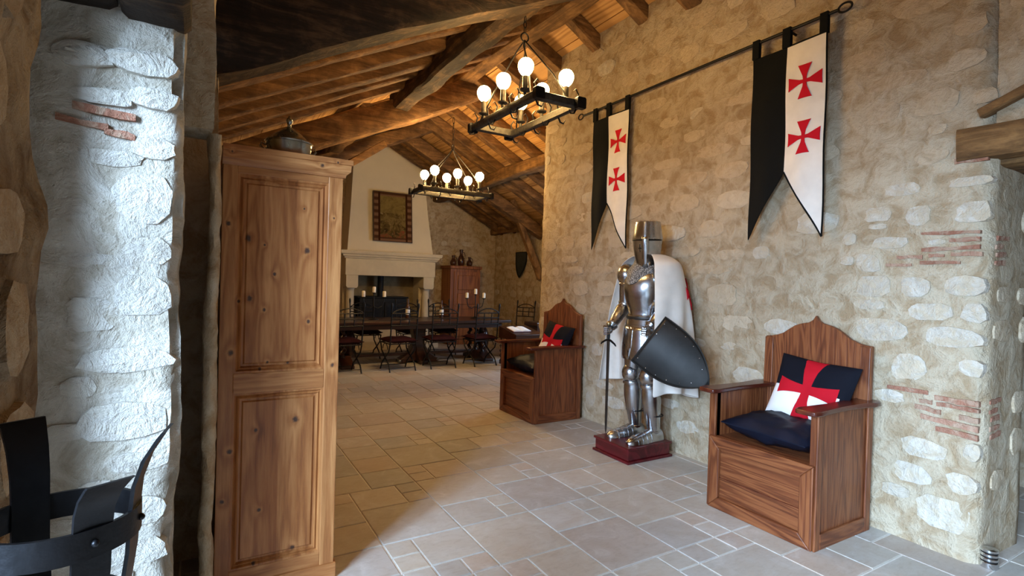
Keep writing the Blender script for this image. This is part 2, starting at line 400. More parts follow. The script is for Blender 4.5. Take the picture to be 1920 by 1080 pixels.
# ------------------------------------------------------------------ geometry helpers
class G:
    def __init__(s):
        s.v, s.f = [], []
    def add(s, vs, fs):
        o = len(s.v)
        s.v += [tuple(x) for x in vs]
        s.f += [tuple(i + o for i in f) for f in fs]
        return s
    def box(s, x0, x1, y0, y1, z0, z1):
        vs = [(x0, y0, z0), (x1, y0, z0), (x1, y1, z0), (x0, y1, z0), (x0, y0, z1), (x1, y0, z1), (x1, y1, z1), (x0, y1, z1)]
        return s.add(vs, [(0, 3, 2, 1), (4, 5, 6, 7), (0, 1, 5, 4), (1, 2, 6, 5), (2, 3, 7, 6), (3, 0, 4, 7)])
    def obox(s, c, a, b, d):
        c, a, b, d = map(Vector, (c, a, b, d))
        vs = [c + a * i + b * j + d * k for k in (-1, 1) for (i, j) in ((-1, -1), (1, -1), (1, 1), (-1, 1))]
        return s.add(vs, [(0, 3, 2, 1), (4, 5, 6, 7), (0, 1, 5, 4), (1, 2, 6, 5), (2, 3, 7, 6), (3, 0, 4, 7)])
    def loft(s, rings, caps=True, closed=True):
        n = len(rings[0])
        vs = [p for r in rings for p in r]
        fs = []
        for i in range(len(rings) - 1):
            for j in range(n if closed else n - 1):
                k = (j + 1) % n
                fs.append((i * n + j, i * n + k, (i + 1) * n + k, (i + 1) * n + j))
        if caps:
            fs.append(tuple(range(n - 1, -1, -1)))
            fs.append(tuple((len(rings) - 1) * n + j for j in range(n)))
        return s.add(vs, fs)
    def tube(s, pts, rad, n=8, caps=True, flat=1.0):
        pts = [Vector(p) for p in pts]
        if not hasattr(rad, '__len__'):
            rad = [rad] * len(pts)
        up = None
        rings = []
        for i, p in enumerate(pts):
            d = (pts[min(i + 1, len(pts) - 1)] - pts[max(i - 1, 0)])
            d = d.normalized() if d.length > 1e-9 else Vector((0, 0, 1))
            if up is None:
                up = Vector((0, 0, 1)) if abs(d.z) < 0.9 else Vector((1, 0, 0))
            a = d.cross(up)
            a = a.normalized() if a.length > 1e-6 else d.orthogonal().normalized()
            b = a.cross(d).normalized()
            up = b
            rings.append([p + a * (math.cos(2 * PI * k / n) * rad[i]) + b * (math.sin(2 * PI * k / n) * rad[i] * flat) for k in range(n)])
        return s.loft(rings, caps)
    def lathe(s, prof, o=(0, 0, 0), n=20, sx=1.0, sy=1.0, caps=True, fn=None):
        o = Vector(o)
        rings = []
        for r, z in prof:
            ring = []
            for k in range(n):
                th = 2 * PI * k / n
                q = r * (fn(th, z) if fn else 1.0)
                ring.append(o + Vector((math.cos(th) * q * sx, math.sin(th) * q * sy, z)))
            rings.append(ring)
        return s.loft(rings, caps)
    def prism(s, poly, fn, t0, t1):
        n = len(poly)
        vs = [fn(u, v, t0) for u, v in poly] + [fn(u, v, t1) for u, v in poly]
        fs = [tuple(range(n - 1, -1, -1)), tuple(range(n, 2 * n))]
        for j in range(n):
            k = (j + 1) % n
            fs.append((j, k, n + k, n + j))
        return s.add(vs, fs)
    def ell(s, c, r, n=14, m=9, rot=None):
        c = Vector(c)
        rings = []
        for i in range(m + 1):
            ph = PI * i / m
            rr = max(math.sin(ph), 0.02)
            ring = []
            for k in range(n):
                th = 2 * PI * k / n
                p = Vector((math.cos(th) * rr * r[0], math.sin(th) * rr * r[1], -math.cos(ph) * r[2]))
                if rot:
                    p = rot @ p
                ring.append(c + p)
            rings.append(ring)
        return s.loft(rings)
    def beam(s, p0, p1, wd, ht, up=(0, 0, 1), seg=18, wob=0.012, seed=0, taper=1.0, bow=0.0):
        p0, p1, up = Vector(p0), Vector(p1), Vector(up)
        d = (p1 - p0).normalized()
        a = d.cross(up).normalized()
        b = a.cross(d).normalized()
        ch = 0.22
        sec = [(-1, -1 + ch), (-1 + ch, -1), (0, -1), (1 - ch, -1), (1, -1 + ch), (1, 0), (1, 1 - ch), (1 - ch, 1), (0, 1), (-1 + ch, 1), (-1, 1 - ch), (-1, 0)]
        rings = []
        for i in range(seg + 1):
            t = i / seg
            k = 1 + (taper - 1) * t
            c = p0.lerp(p1, t) + b * (bow * math.sin(PI * t))
            L = (p1 - p0).length * t
            off = noise.noise_vector(Vector((L * 0.8 + seed * 13.1, seed, 0))) * wob * 2.2
            ring = []
            for (x, y) in sec:
                q = c + a * (x * wd / 2 * k) + b * (y * ht / 2 * k)
                nz = noise.noise_vector(Vector((L * 3.0 + seed * 7.7, x * 1.3 + seed, y * 1.3)))
                ring.append(q + off + nz * wob)
            rings.append(ring)
        return s.loft(rings)
    def build(s, name, mat, parent=None, smooth=0.7, bevel=0.0):
        me = bpy.data.meshes.new(name)
        me.from_pydata(s.v, [], s.f)
        me.update()
        if smooth:
            me.shade_smooth()
            me.set_sharp_from_angle(angle=smooth)
        me.materials.append(mat)
        o = bpy.data.objects.new(name, me)
        COL.objects.link(o)
        if parent:
            o.parent = parent
        if bevel:
            b = o.modifiers.new('bevel', 'BEVEL')
            b.width = bevel
            b.segments = 2
            b.limit_method = 'ANGLE'
        return o

def tag(o, label, cat, group=None):
    o['label'] = label
    o['category'] = cat
    if group:
        o['group'] = group
    return o
def thing(name, label, cat, loc=(0, 0, 0), rotz=0, group=None):
    o = bpy.data.objects.new(name, None)
    o.empty_display_size = 0.1
    COL.objects.link(o)
    o.location = loc
    o.rotation_euler = (0, 0, rotz)
    return tag(o, label, cat, group)
def struct(o):
    o['kind'] = 'structure'
    return o
def lab(o, label):
    o['label'] = label
    return o
def dup(root, loc, rotz, label, group=None):
    r = root.copy()
    COL.objects.link(r)
    r.location, r.rotation_euler = loc, (0, 0, rotz)
    r['label'] = label
    if group:
        r['group'] = group
    for ch in list(root.children):
        c = ch.copy()
        COL.objects.link(c)
        c.parent = r
        for g in list(ch.children):
            d = g.copy()
            COL.objects.link(d)
            d.parent = c
    return r
def smoothstep(a, b, x):
    t = min(max((x - a) / (b - a), 0), 1)
    return t * t * (3 - 2 * t)

# ================================================================== ROOF PLANES
RIDGE_X = 2.96
def zl(x):
    return 2.77 + 0.49 * x          # underside of boards, left slope
def zr(x):
    return 5.743 - 0.514 * x        # underside of boards, right slope
def zroof(x):
    return min(zl(x), zr(x))
Y0, Y1 = -1.3, 11.0

# ================================================================== FLOOR
U = 0.15
TX, TY = 1.7326, 2.659
fl = struct(G().box(-1.3, 6.3, -1.5, 11.3, -0.12, -0.006).build('floor', M_GROUT, smooth=0))
occ = {}
tiles = []
def put(a, b, s, t=None):
    t = t or s
    for i in range(s):
        for j in range(t):
            if (a + i, b + j) in occ:
                return False
    for i in range(s):
        for j in range(t):
            occ[(a + i, b + j)] = 1
    tiles.append((a, b, s, t))
    return True
for q in [(0, 0, 3), (0, -5, 3), (3, -3, 3), (5, 0, 3), (-3, -3, 3), (-6, 0, 3), (-3, 2, 3), (0, -2, 2), (3, 1, 2), (6, -2, 2), (3, -5, 2), (-5, -2, 2), (-3, 0, 2),
          (2, -1, 1), (2, -2, 1), (3, 0, 1), (4, 0, 1), (5, -4, 1), (5, -5, 1), (-5, -3, 1), (-4, -3, 1), (-1, 0, 1), (-1, 1, 1), (0, 3, 2), (2, 3, 1), (2, 4, 1), (0, 5, 3), (3, 3, 3)]:
    put(*q)
AX0, AX1 = math.ceil((-1.0 - TX) / U), math.floor((6.15 - TX) / U)
BY0, BY1 = math.ceil((-1.2 - TY) / U), math.floor((10.95 - TY) / U)
tr = random.Random(11)
for b in range(BY0, BY1):
    for a in range(AX0, AX1):
        if (a, b) in occ:
            continue
        q = tr.random()
        order = [3, 2, 1] if q < 0.55 else ([2, 3, 1] if q < 0.93 else [1])
        for s_ in order:
            if put(a, b, s_):
                break
from bpy_extras.object_utils import world_to_camera_view
def tile_mesh(wx, wy, name):
    g = 0.004
    x0, x1, y0, y1 = g, wx - g, g, wy - g
    c = 0.0035
    vs = [(x0, y0, -0.02), (x1, y0, -0.02), (x1, y1, -0.02), (x0, y1, -0.02), (x0, y0, -c), (x1, y0, -c), (x1, y1, -c), (x0, y1, -c),
          (x0 + c, y0 + c, 0), (x1 - c, y0 + c, 0), (x1 - c, y1 - c, 0), (x0 + c, y1 - c, 0)]
    fs = [(0, 1, 5, 4), (1, 2, 6, 5), (2, 3, 7, 6), (3, 0, 4, 7), (4, 5, 9, 8), (5, 6, 10, 9), (6, 7, 11, 10), (7, 4, 8, 11), (8, 9, 10, 11)]
    return vs, fs
def project(p):
    d = Vector(p) - Vector((0, 0, CAM_H))
    z = d.dot(_f)
    if z < 0.05:
        return None
    return 960 + F_PX * d.dot(_R) / z, 540 - F_PX * d.dot(_U) / z, z
cand, rest = [], []
for t_ in tiles:
    cx, cy = TX + (t_[0] + t_[2] / 2) * U, TY + (t_[1] + t_[3] / 2) * U
    p = project((cx, cy, 0))
    ok = p and -150 < p[0] < 2100 and p[1] < 1250 and cx < 6 and not (cx < 0.6 and cy > 2.3)
    (cand if ok else rest).append((-(t_[2] * U) ** 2 / (p[2] ** 3) if ok else 0, t_))
cand.sort()
rest += cand[290:]
tmesh = {}
for _, (a, b, s_, t_) in cand[:290]:
    if (s_, t_) not in tmesh:
        me = bpy.data.meshes.new('tile')
        me.from_pydata(*[tile_mesh(s_ * U, t_ * U, '')[0], [], tile_mesh(s_ * U, t_ * U, '')[1]])
        me.materials.append(M_TILE)
        tmesh[(s_, t_)] = me
    o = bpy.data.objects.new('tile', tmesh[(s_, t_)])
    COL.objects.link(o)
    o.location = (TX + a * U, TY + b * U, tr.uniform(-0.0008, 0.0008))
    o.parent = fl
g = G()
for _, (a, b, s_, t_) in rest:
    vs, fs = tile_mesh(s_ * U, t_ * U, '')
    g.add([(v[0] + TX + a * U, v[1] + TY + b * U, v[2]) for v in vs], fs)
o = g.build('far_tiles', M_TILE, fl, smooth=0)
o['kind'] = 'stuff'

# ================================================================== WALLS
def rough_box(name, x0, x1, y0, y1, z0, ztop, mat, res=0.06, amp=0.012, freq=2.2, parent=None, erode=0.0):
    """box of rubble masonry: subdivided faces moved by one 3-D noise field, so corners stay closed"""
    g = G()
    nx, ny = max(1, round((x1 - x0) / res)), max(1, round((y1 - y0) / res))
    zt = ztop if callable(ztop) else (lambda x, y: ztop)
    nz = max(1, round((zt((x0 + x1) / 2, (y0 + y1) / 2) - z0) / res))
    cache = {}
    def V(i, j, k):
        key = (i, j, k)
        if key not in cache:
            x, y = x0 + (x1 - x0) * i / nx, y0 + (y1 - y0) * j / ny
            z = z0 + (zt(x, y) - z0) * k / nz
            p = Vector((x, y, z))
            d = noise.noise_vector(p * freq) * amp * 1.4 + noise.noise_vector(p * freq * 4.1) * amp * 0.7
            if erode:
                ex, ey = i in (0, nx), j in (0, ny)
                if ex and ey:
                    k_ = erode * (0.5 + 0.9 * abs(noise.noise(Vector((x * 3, y * 3, z * 5)))) + 0.5 * noise.noise(Vector((x, y, z * 17))))
                    d += Vector((k_ if i == 0 else -k_, k_ if j == 0 else -k_, 0))
            if k == 0:
                d.z = 0
            cache[key] = len(g.v)
            g.v.append(tuple(p + d))
        return cache[key]
    for j in range(ny):
        for k in range(nz):
            g.f.append((V(0, j, k), V(0, j, k + 1), V(0, j + 1, k + 1), V(0, j + 1, k)))
            g.f.append((V(nx, j, k), V(nx, j + 1, k), V(nx, j + 1, k + 1), V(nx, j, k + 1)))
    for i in range(nx):
        for k in range(nz):
            g.f.append((V(i, 0, k), V(i + 1, 0, k), V(i + 1, 0, k + 1), V(i, 0, k + 1)))
            g.f.append((V(i, ny, k), V(i, ny, k + 1), V(i + 1, ny, k + 1), V(i + 1, ny, k)))
    for i in range(nx):
        for j in range(ny):
            g.f.append((V(i, j, nz), V(i + 1, j, nz), V(i + 1, j + 1, nz), V(i, j + 1, nz)))
            g.f.append((V(i, j, 0), V(i, j + 1, 0), V(i + 1, j + 1, 0), V(i + 1, j, 0)))
    return g.build(name, mat, parent, smooth=1.2)

def stone(parent, mapf, s, z, ws, hs, depth, mat, r, name='stone', n=12, blocky=2.6):
    g = G()
    ph = r.uniform(0, 6)
    outl = []
    for k in range(n):
        th = 2 * PI * (k + r.uniform(-0.25, 0.25)) / n
        ct, st = math.cos(th), math.sin(th)
        rad = (abs(ct) ** blocky + abs(st) ** blocky) ** (-1 / blocky) * (0.95 + 0.22 * noise.noise(Vector((ct * 1.3 + ph * 9, st * 1.3, ph))) + r.uniform(-.05, .05))
        outl.append((ct * rad * ws / 2, st * rad * hs / 2))
    tilt_s, tilt_z = r.uniform(-1, 1) * depth * 0.5, r.uniform(-1, 1) * depth * 0.5
    def pt(u, v, d):
        return mapf(s + u, z + v, d)
    rings = [[pt(u * 1.02, v * 1.02, -0.03) for u, v in outl],
             [pt(u * 0.95, v * 0.95, depth * (0.62 + r.uniform(-.25, .25))) for u, v in outl],
             [pt(u * 0.55, v * 0.55, depth * r.uniform(0.75, 1.35) + tilt_s * u / ws + tilt_z * v / hs) for u, v in outl]]
    vs = [p for q in rings for p in q] + [pt(0, 0, depth * r.uniform(0.8, 1.2))]
    fs = []
    for i in range(2):
        for j in range(n):
            k = (j + 1) % n
            fs.append((i * n + j, i * n + k, (i + 1) * n + k, (i + 1) * n + j))
    for j in range(n):
        fs.append((2 * n + j, 2 * n + (j + 1) % n, 3 * n))
    g.add(vs, fs)
    return g.build(name, mat, parent, smooth=0.6)

def lay_stones(parent, mapf, s0, s1, z0, z1, r, matf, avoid=(), hmin=0.10, hmax=0.19, wmin=0.12, wmax=0.36, gap=0.07, depth=0.012, top=None, keep=0.9):
    z = z0
    c = 0
    while z < z1 - 0.05:
        h = r.uniform(hmin, hmax)
        s = s0 + r.uniform(0, 0.12)
        while s < s1 - 0.06:
            wd = min(r.uniform(wmin, wmax), s1 - s)
            cs, cz = s + wd / 2, z + h / 2 + r.uniform(-0.02, 0.02)
            okk = wd > 0.07 and r.random() < keep and cz + h / 2 < z1 and (top is None or cz + h / 2 < top(cs) - 0.03)
            for (a0, a1, b0, b1) in avoid:
                if a0 < cs + wd / 2 and a1 > cs - wd / 2 and b0 < cz + h / 2 and b1 > cz - h / 2:
                    okk = False
            if okk:
                stone(parent, mapf, cs, cz, wd, h * r.uniform(0.75, 1.0), depth * r.uniform(0.5, 1.3), matf(cs, cz, r), r)
                c += 1
            s += wd + r.uniform(gap * 0.6, gap * 1.9)
        z += h + r.uniform(gap * 0.5, gap * 1.1)
    return c

RX = 3.45
DOOR_Y = 1.06
END_Y = 5.21
wr = struct(rough_box('wall_right', RX, RX + 0.58, DOOR_Y, END_Y, 0, lambda x, y: zr(x) + 0.03, M_WALL, 0.05, 0.006, 2.2, erode=0.03))
map_r = lambda s, z, d: (RX - d, s, z)
BR1 = [(1.50, 1.10, 1.575), (1.36, 1.10, 1.52), (1.30, 1.13, 1.66), (1.40, 1.22, 1.61), (1.22, 1.08, 1.70), (1.46, 1.36, 1.535)]
NEAR_STONES = [(1.308, 2.448, 0.217, 0.131), (1.105, 2.421, 0.105, 0.074), (1.576, 2.454, 0.177, 0.113), (1.304, 2.298, 0.087, 0.052), (1.332, 2.154, 0.165, 0.079), (1.458, 1.988, 0.19, 0.068), (1.15, 1.989, 0.198, 0.05), (1.378, 1.831, 0.125, 0.107), (1.136, 1.826, 0.157, 0.099), (1.582, 1.857, 0.153, 0.085), (1.58, 1.787, 0.102, 0.034), (1.736, 1.718, 0.083, 0.074), (1.514, 1.685, 0.184, 0.069), (1.285, 1.679, 0.086, 0.031), (1.624, 1.569, 0.131, 0.107), (1.746, 1.586, 0.084, 0.059), (1.594, 1.429, 0.193, 0.113), (1.382, 1.431, 0.148, 0.113), (1.159, 1.442, 0.179, 0.106), (1.616, 1.319, 0.182, 0.057), (1.305, 1.296, 0.218, 0.091), (1.115, 1.301, 0.097, 0.098), (1.547, 1.175, 0.276, 0.126), (1.248, 1.167, 0.158, 0.077), (1.196, 1.163, 0.276, 0.101), (1.396, 0.974, 0.173, 0.147), (1.116, 1.011, 0.107, 0.086), (1.486, 0.795, 0.157, 0.069), (1.315, 0.539, 0.22, 0.104), (1.103, 0.576, 0.072, 0.086), (1.366, 0.384, 0.193, 0.106), (1.142, 0.402, 0.138, 0.111), (1.444, 0.263, 0.142, 0.068), (1.218, 0.209, 0.249, 0.165)]
avoid_r = [(s_ - w_ / 2 - .015, s_ + w_ / 2 + .015, z_ - h_ / 2 - .01, z_ + h_ / 2 + .01) for s_, z_, w_, h_ in NEAR_STONES] + [(1.03, 1.56, 1.53, 1.75), (1.03, 1.52, 0.63, 0.88), (1.0, 1.3, 2.06, 2.42), (1.0, 1.6, 0, 2.1)]
def mat_r(s, z, r):
    p = 0.92 if (s < 2.4 and z < 1.9) else (0.6 if z < 1.1 else (0.25 if s < 2.2 else 0.06))
    return M_STONE if r.random() < p else M_STONE_T
sr = random.Random(5)
n1 = lay_stones(wr, map_r, DOOR_Y + 0.03, END_Y - 0.05, 0.16, 3.9, sr, mat_r, avoid_r, hmin=0.10, hmax=0.19, wmin=0.14, wmax=0.40, gap=0.07, depth=0.006, keep=0.86)
for (s_, z_, w_, h_) in NEAR_STONES:
    stone(wr, map_r, s_, z_, w_ * 1.05, h_ * 1.1, 0.008, M_STONE if z_ < 2.05 else M_STONE_T, sr, n=12, blocky=3.4)
# thin red bricks set in two patches next to the doorway
def brick(parent, mapf, s0, s1, zc, slope, h, r):
    g = G()
    nseg = 4
    rings = []
    for i in range(nseg + 1):
        t = i / nseg
        s = s0 + (s1 - s0) * t
        z = zc + slope * (s - s0)
        a, b = z - h / 2 + r.uniform(-.004, .004), z + h / 2 + r.uniform(-.004, .004)
        rings.append([mapf(s, a, -0.02), mapf(s, a, 0.008), mapf(s, b, 0.008 + r.uniform(0, .004)), mapf(s, b, -0.02)])
    g.loft(rings)
    g.build('brick', M_BRICK, parent, smooth=0)
br = random.Random(3)
for (s0, s1, zc, sl, h) in [(1.10, 1.36, 1.722, 0.02, .014), (1.10, 1.23, 1.685, 0.0, .02), (1.10, 1.355, 1.642, -0.02, .022), (1.09, 1.22, 1.607, 0.0, .022), (1.25, 1.32, 1.603, 0.0, .018), (1.35, 1.475, 1.598, 0.02, .020), (1.18, 1.36, 1.565, 0.0, .02), (1.40, 1.53, 1.555, 0.0, .016),
                            (1.08, 1.27, 0.83, 0.0, .03), (1.30, 1.50, 0.85, 0.0, .022), (1.08, 1.26, 0.795, 0.02, .022), (1.28, 1.34, 0.80, 0.0, .02), (1.24, 1.36, 0.755, 0.05, .025), (1.08, 1.16, 0.745, 0.0, .028), (1.08, 1.33, 0.70, 0.06, .026), (1.08, 1.26, 0.655, 0.05, .026),
                            (1.08, 1.22, 2.105, 0.0, 0.03)]:
    brick(wr, map_r, s0, s1, zc, sl, h, br)
# reveal of the doorway: stones and bricks on the face looking back to the camera
map_rev = lambda s, z, d: (s, DOOR_Y - d, z)
lay_stones(wr, map_rev, RX + 0.05, RX + 0.55, 0.1, 2.0, sr, lambda s, z, r: M_STONE_T, [(RX + .03, RX + .3, 1.5, 1.75), (RX + .03, RX + .3, .6, .95)], gap=0.08, depth=0.014, keep=0.75)
for zc in (0.66, 0.70, 0.75, 0.79, 0.84, 1.56, 1.605, 1.645, 1.69):
    s0 = RX + br.uniform(0.05, 0.08)
    brick(wr, map_rev, s0, s0 + br.uniform(0.09, 0.16), zc, 0.05, 0.024, br)
# wall over and before the doorway
wn = struct(rough_box('wall_right_over_door', RX, RX + 0.58, -1.2, DOOR_Y, 2.12, lambda x, y: zr(x) + 0.03, M_WALL, 0.08, 0.006, 2.2))
lay_stones(wn, map_r, 0.2, DOOR_Y - 0.03, 2.4, 3.8, sr, lambda s, z, r: M_STONE_T, gap=0.07, depth=0.006, keep=0.8)
wq = struct(rough_box('wall_right_near', RX, RX + 0.58, -1.2, -0.05, 0, 2.12, M_WALL, 0.1, 0.006, 2.2))
struct(G().beam((RX + 0.02, 1.205, 2.185), (RX + 0.02, -0.25, 2.20), 0.10, 0.165, (0, 0, 1), 20, 0.008, 3).build('trim_1', M_BEAM_Y, None))
struct(G().beam((RX - 0.01, 1.115, 2.325), (RX - 0.01, 0.55, 2.56), 0.07, 0.05, (0, 0, 1), 14, 0.006, 5).build('trim_2', M_BEAM_Y, None))
struct(G().beam((RX + 0.34, 1.12, 2.10), (RX + 0.34, -0.2, 2.10), 0.5, 0.07, (0, 0, 1), 10, 0.006, 9).build('trim_3', M_BEAM_Y, None))
# dim passage behind the doorway
struct(G().box(5.2, 5.3, -1.3, END_Y - 0.3, 0, 3.2).build('wall_passage', M_WALL, smooth=0))
struct(G().box(4.03, 5.3, END_Y - 0.45, END_Y - 0.3, 0, 3.6).build('wall_passage_end', M_WALL, smooth=0))

# far gable, dining right, back, left
wf = struct(rough_box('wall_far', -0.9, 6.35, 11.0, 11.3, 0, lambda x, y: zroof(x) + 0.03, M_WALL, 0.12, 0.008, 2.0))
sf = random.Random(21)
lay_stones(wf, lambda s, z, d: (s, 11.0 - d, z), 4.25, 5.95, 0.15, 3.5, sf, lambda s, z, r: M_STONE_T if r.random() < .85 else M_STONE, gap=0.08, depth=0.014, top=lambda s: zr(s), hmin=.1, hmax=.17, keep=.85)
wd = struct(rough_box('wall_far_right', 6.0, 6.3, 7.2, 11.0, 0, 2.68, M_WALL, 0.10, 0.008, 2.0))
lay_stones(wd, lambda s, z, d: (6.0 - d, s, z), 8.4, 10.95, 0.15, 2.6, sf, lambda s, z, r: M_STONE_T if r.random() < .85 else M_STONE, gap=0.08, depth=0.014, hmin=.1, hmax=.17, keep=.85)
struct(G().box(6.0, 6.3, 5.9, 7.2, 0, 0.8).build('wall_dining_under_window', M_WALL, smooth=0))
struct(G().box(6.0, 6.3, 5.9, 7.2, 2.1, 2.68).build('wall_dining_over_window', M_WALL, smooth=0))
struct(G().box(6.0, 6.3, 4.7, 5.9, 0, 2.68).build('wall_dining_near', M_WALL, smooth=0))
struct(G().box(4.03, 6.3, END_Y - 0.3, END_Y - 0.02, 0, 3.7).build('wall_dining_front', M_WALL, smooth=0))
struct(G().box(-1.4, 5.3, -1.5, -1.2, 0, 4.3).build('wall_back', M_WALL, smooth=0))

# left wall: brown rubble beside the camera, window niche, lit jamb, groove, edge beside the armoire
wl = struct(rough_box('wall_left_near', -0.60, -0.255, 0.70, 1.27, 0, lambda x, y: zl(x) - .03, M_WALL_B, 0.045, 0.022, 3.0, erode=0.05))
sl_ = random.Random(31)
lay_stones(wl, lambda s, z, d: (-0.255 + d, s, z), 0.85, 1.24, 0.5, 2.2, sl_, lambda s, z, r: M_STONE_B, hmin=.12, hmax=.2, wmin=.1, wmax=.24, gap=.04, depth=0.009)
wj = struct(rough_box('wall_left_jamb', -0.60, -0.07, 2.10, 2.24, 0, lambda x, y: zl(x) - .03, M_WALL_L, 0.03, 0.012, 3.2, erode=0.03))
map_j = lambda s, z, d: (s, 2.10 - d, z)
for (s, z, ws, hs, d) in [(-0.14, 1.62, .17, .15, .022), (-0.12, 1.46, .14, .08, .016), (-0.29, 1.42, .17, .045, .012), (-0.13, 1.31, .15, .12, .022), (-0.30, 1.25, .13, .10, .016), (-0.18, 1.10, .24, .075, .020),
                          (-0.20, 0.90, .24, .11, .020), (-0.14, 0.76, .16, .06, .014), (-0.28, 0.68, .10, .07, .012), (-0.12, 0.60, .16, .09, .018), (-0.26, 0.50, .14, .07, .015), (-0.12, 0.46, .16, .08, .02), (-0.24, 0.38, .12, .08, .015), (-0.11, 0.30, .14, .10, .02), (-.25, .26, .12, .07, .015),
                          (-0.12, 1.80, .12, .07, .016), (-0.26, 1.75, .16, .05, .010), (-0.33, 1.02, .09, .06, .01), (-.12, 1.96, .13, .06, .03), (-.28, 1.94, .16, .05, .02), (-.15, 2.07, .18, .07, .035), (-.34, 2.06, .14, .07, .03), (-.36, .88, .1, .05, .01), (-.35, .58, .1, .05, .01)]:
    stone(wj, map_j, min(s, -.092 - ws / 2), z, ws * 1.15, hs * 1.15, d * .5, M_STONE_J, sl_, n=12, blocky=3.2)
for (s0, s1, z) in [(-0.40, -0.27, 1.855), (-0.36, -0.20, 1.90), (-0.28, -0.20, 1.83)]:
    brick(wj, map_j, s0, s1, z, -0.1, 0.022, br)
wg = struct(rough_box('wall_left_edge', 0.008, 0.05, 2.275, 2.43, 0, 1.92, M_WALL, 0.025, 0.010, 5.0, erode=0.012))
struct(rough_box('wall_left_groove_top', -0.6, 0.02, 2.24, 2.43, 1.92, lambda x, y: zl(x) - .03, M_WALL, 0.04, 0.010, 4.0))
struct(rough_box('wall_left_groove', -0.6, -0.34, 2.24, 2.43, 0, 1.92, M_WALL_B, 0.05, 0.01, 4.0))  # browner rubble than its neighbours, paints the gap's shade darker
struct(rough_box('wall_left_recess', -0.6, -0.34, 2.43, 2.95, 0, 2.4, M_WALL_B, 0.12, 0.01, 2.0))  # same brown rubble, deepens the shade of the recess
struct(rough_box('wall_left_light_stop', -0.6, 0.045, 2.95, 3.55, 0, lambda x, y: zl(x) - .03, M_WALL, 0.12, 0.008, 2.0))  # wall thickened here to block light into the groove
struct(rough_box('wall_left_dining', -0.6, -0.14, 3.55, 11.0, 0, lambda x, y: zl(x) - .03, M_WALL, 0.12, 0.01, 2.0))
struct(G().box(-0.62, -0.50, 1.88, 2.1, 0.0, 2.4).build('jamb_light_block', M_WALL_L, smooth=0))  # added unseen block, narrows the window to dim the jamb
# niche: sill, window frame, lintel timbers and wall above
struct(G().box(-0.62, -0.26, 1.27, 2.1, 0.0, 0.10).build('wall_left_sill', M_WALL_L, smooth=0))
struct(G().box(-0.60, -0.255, -1.2, 0.70, 2.12, 2.75).build('wall_left_over_opening', M_WALL_B, smooth=0))  # unseen opening below is left for the added daylight fill
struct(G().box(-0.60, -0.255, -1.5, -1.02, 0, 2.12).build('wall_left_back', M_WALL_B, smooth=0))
struct(rough_box('wall_left_over_window', -0.60, -0.09, 1.27, 2.10, 2.36, lambda x, y: zl(x) - .03, M_WALL_L, 0.06, 0.012, 3.0))
for i, (x, z) in enumerate([(-0.15, 2.285), (-0.35, 2.30), (-0.53, 2.32)]):
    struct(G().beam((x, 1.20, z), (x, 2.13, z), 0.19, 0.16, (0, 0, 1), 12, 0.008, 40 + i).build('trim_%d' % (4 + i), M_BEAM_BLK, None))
wwin = G()
for (y0, y1, z0, z1) in [(1.27, 1.31, .1, 2.22), (2.06, 2.10, .1, 2.22), (1.27, 2.10, .1, .15), (1.27, 2.10, 2.17, 2.22), (1.27, 2.1, 1.55, 1.60), (1.27, 2.1, .80, .85), (1.55, 1.60, .1, 2.2)]:  # transoms and mullion added out of view to cut light on the jamb
    wwin.box(-0.60, -0.555, y0, y1, z0, z1)
win = struct(wwin.build('window_1', M_BEAM_Z, None, smooth=0))
wwin2 = G()
for (y0, y1, z0, z1) in [(5.9, 5.95, .8, 2.1), (7.15, 7.2, .8, 2.1), (5.9, 7.2, .8, .85), (5.9, 7.2, 2.05, 2.1), (6.53, 6.57, .8, 2.1)]:
    wwin2.box(6.12, 6.17, y0, y1, z0, z1)
struct(wwin2.build('window_2', M_BEAM_Z, None, smooth=0))

# ================================================================== CEILING
cg = G()
XL, XR = -0.72, 6.5
for xa, xb, fz in ((XL, RIDGE_X, zl), (RIDGE_X, XR, zr)):
    cg.add([(xa, Y0 - .2, fz(xa) + .03), (xb, Y0 - .2, fz(xb) + .03), (xb, Y1 + .3, fz(xb) + .03), (xa, Y1 + .3, fz(xa) + .03),
            (xa, Y0 - .2, fz(xa) + .15), (xb, Y0 - .2, fz(xb) + .15), (xb, Y1 + .3, fz(xb) + .15), (xa, Y1 + .3, fz(xa) + .15)],
           [(0, 3, 2, 1), (4, 5, 6, 7), (0, 1, 5, 4), (1, 2, 6, 5), (2, 3, 7, 6), (3, 0, 4, 7)])
ceil = struct(cg.build('ceiling', M_BOARD, smooth=0))
def plank(x0, x1, fz):
    g = G()
    e = 0.004
    n = Vector((fz(x1) - fz(x0), 0, -(x1 - x0))).normalized()   # downward normal
    a, b = x0 + e, x1 - e
    vs = []
    for d in (0.0, -0.028):
        for (x, y) in ((a, Y0), (b, Y0), (b, Y1), (a, Y1)):
            p = Vector((x, y, fz(x))) + n * d
            vs.append(p)
    g.add(vs, [(0, 1, 2, 3), (7, 6, 5, 4), (0, 4, 5, 1), (1, 5, 6, 2), (2, 6, 7, 3), (3, 7, 4, 0)])
    g.build('board', M_BOARD, ceil, smooth=0)
x = XL
while x < RIDGE_X - .02:
    x2 = min(x + 0.21, RIDGE_X)
    plank(x, x2, zl)
    x = x2
x = RIDGE_X
while x < XR - .02:
    x2 = min(x + 0.21, XR)
    plank(x, x2, zr)
    x = x2
NL = Vector((-0.49, 0, 1)).normalized()
NR = Vector((0.514, 0, 1)).normalized()
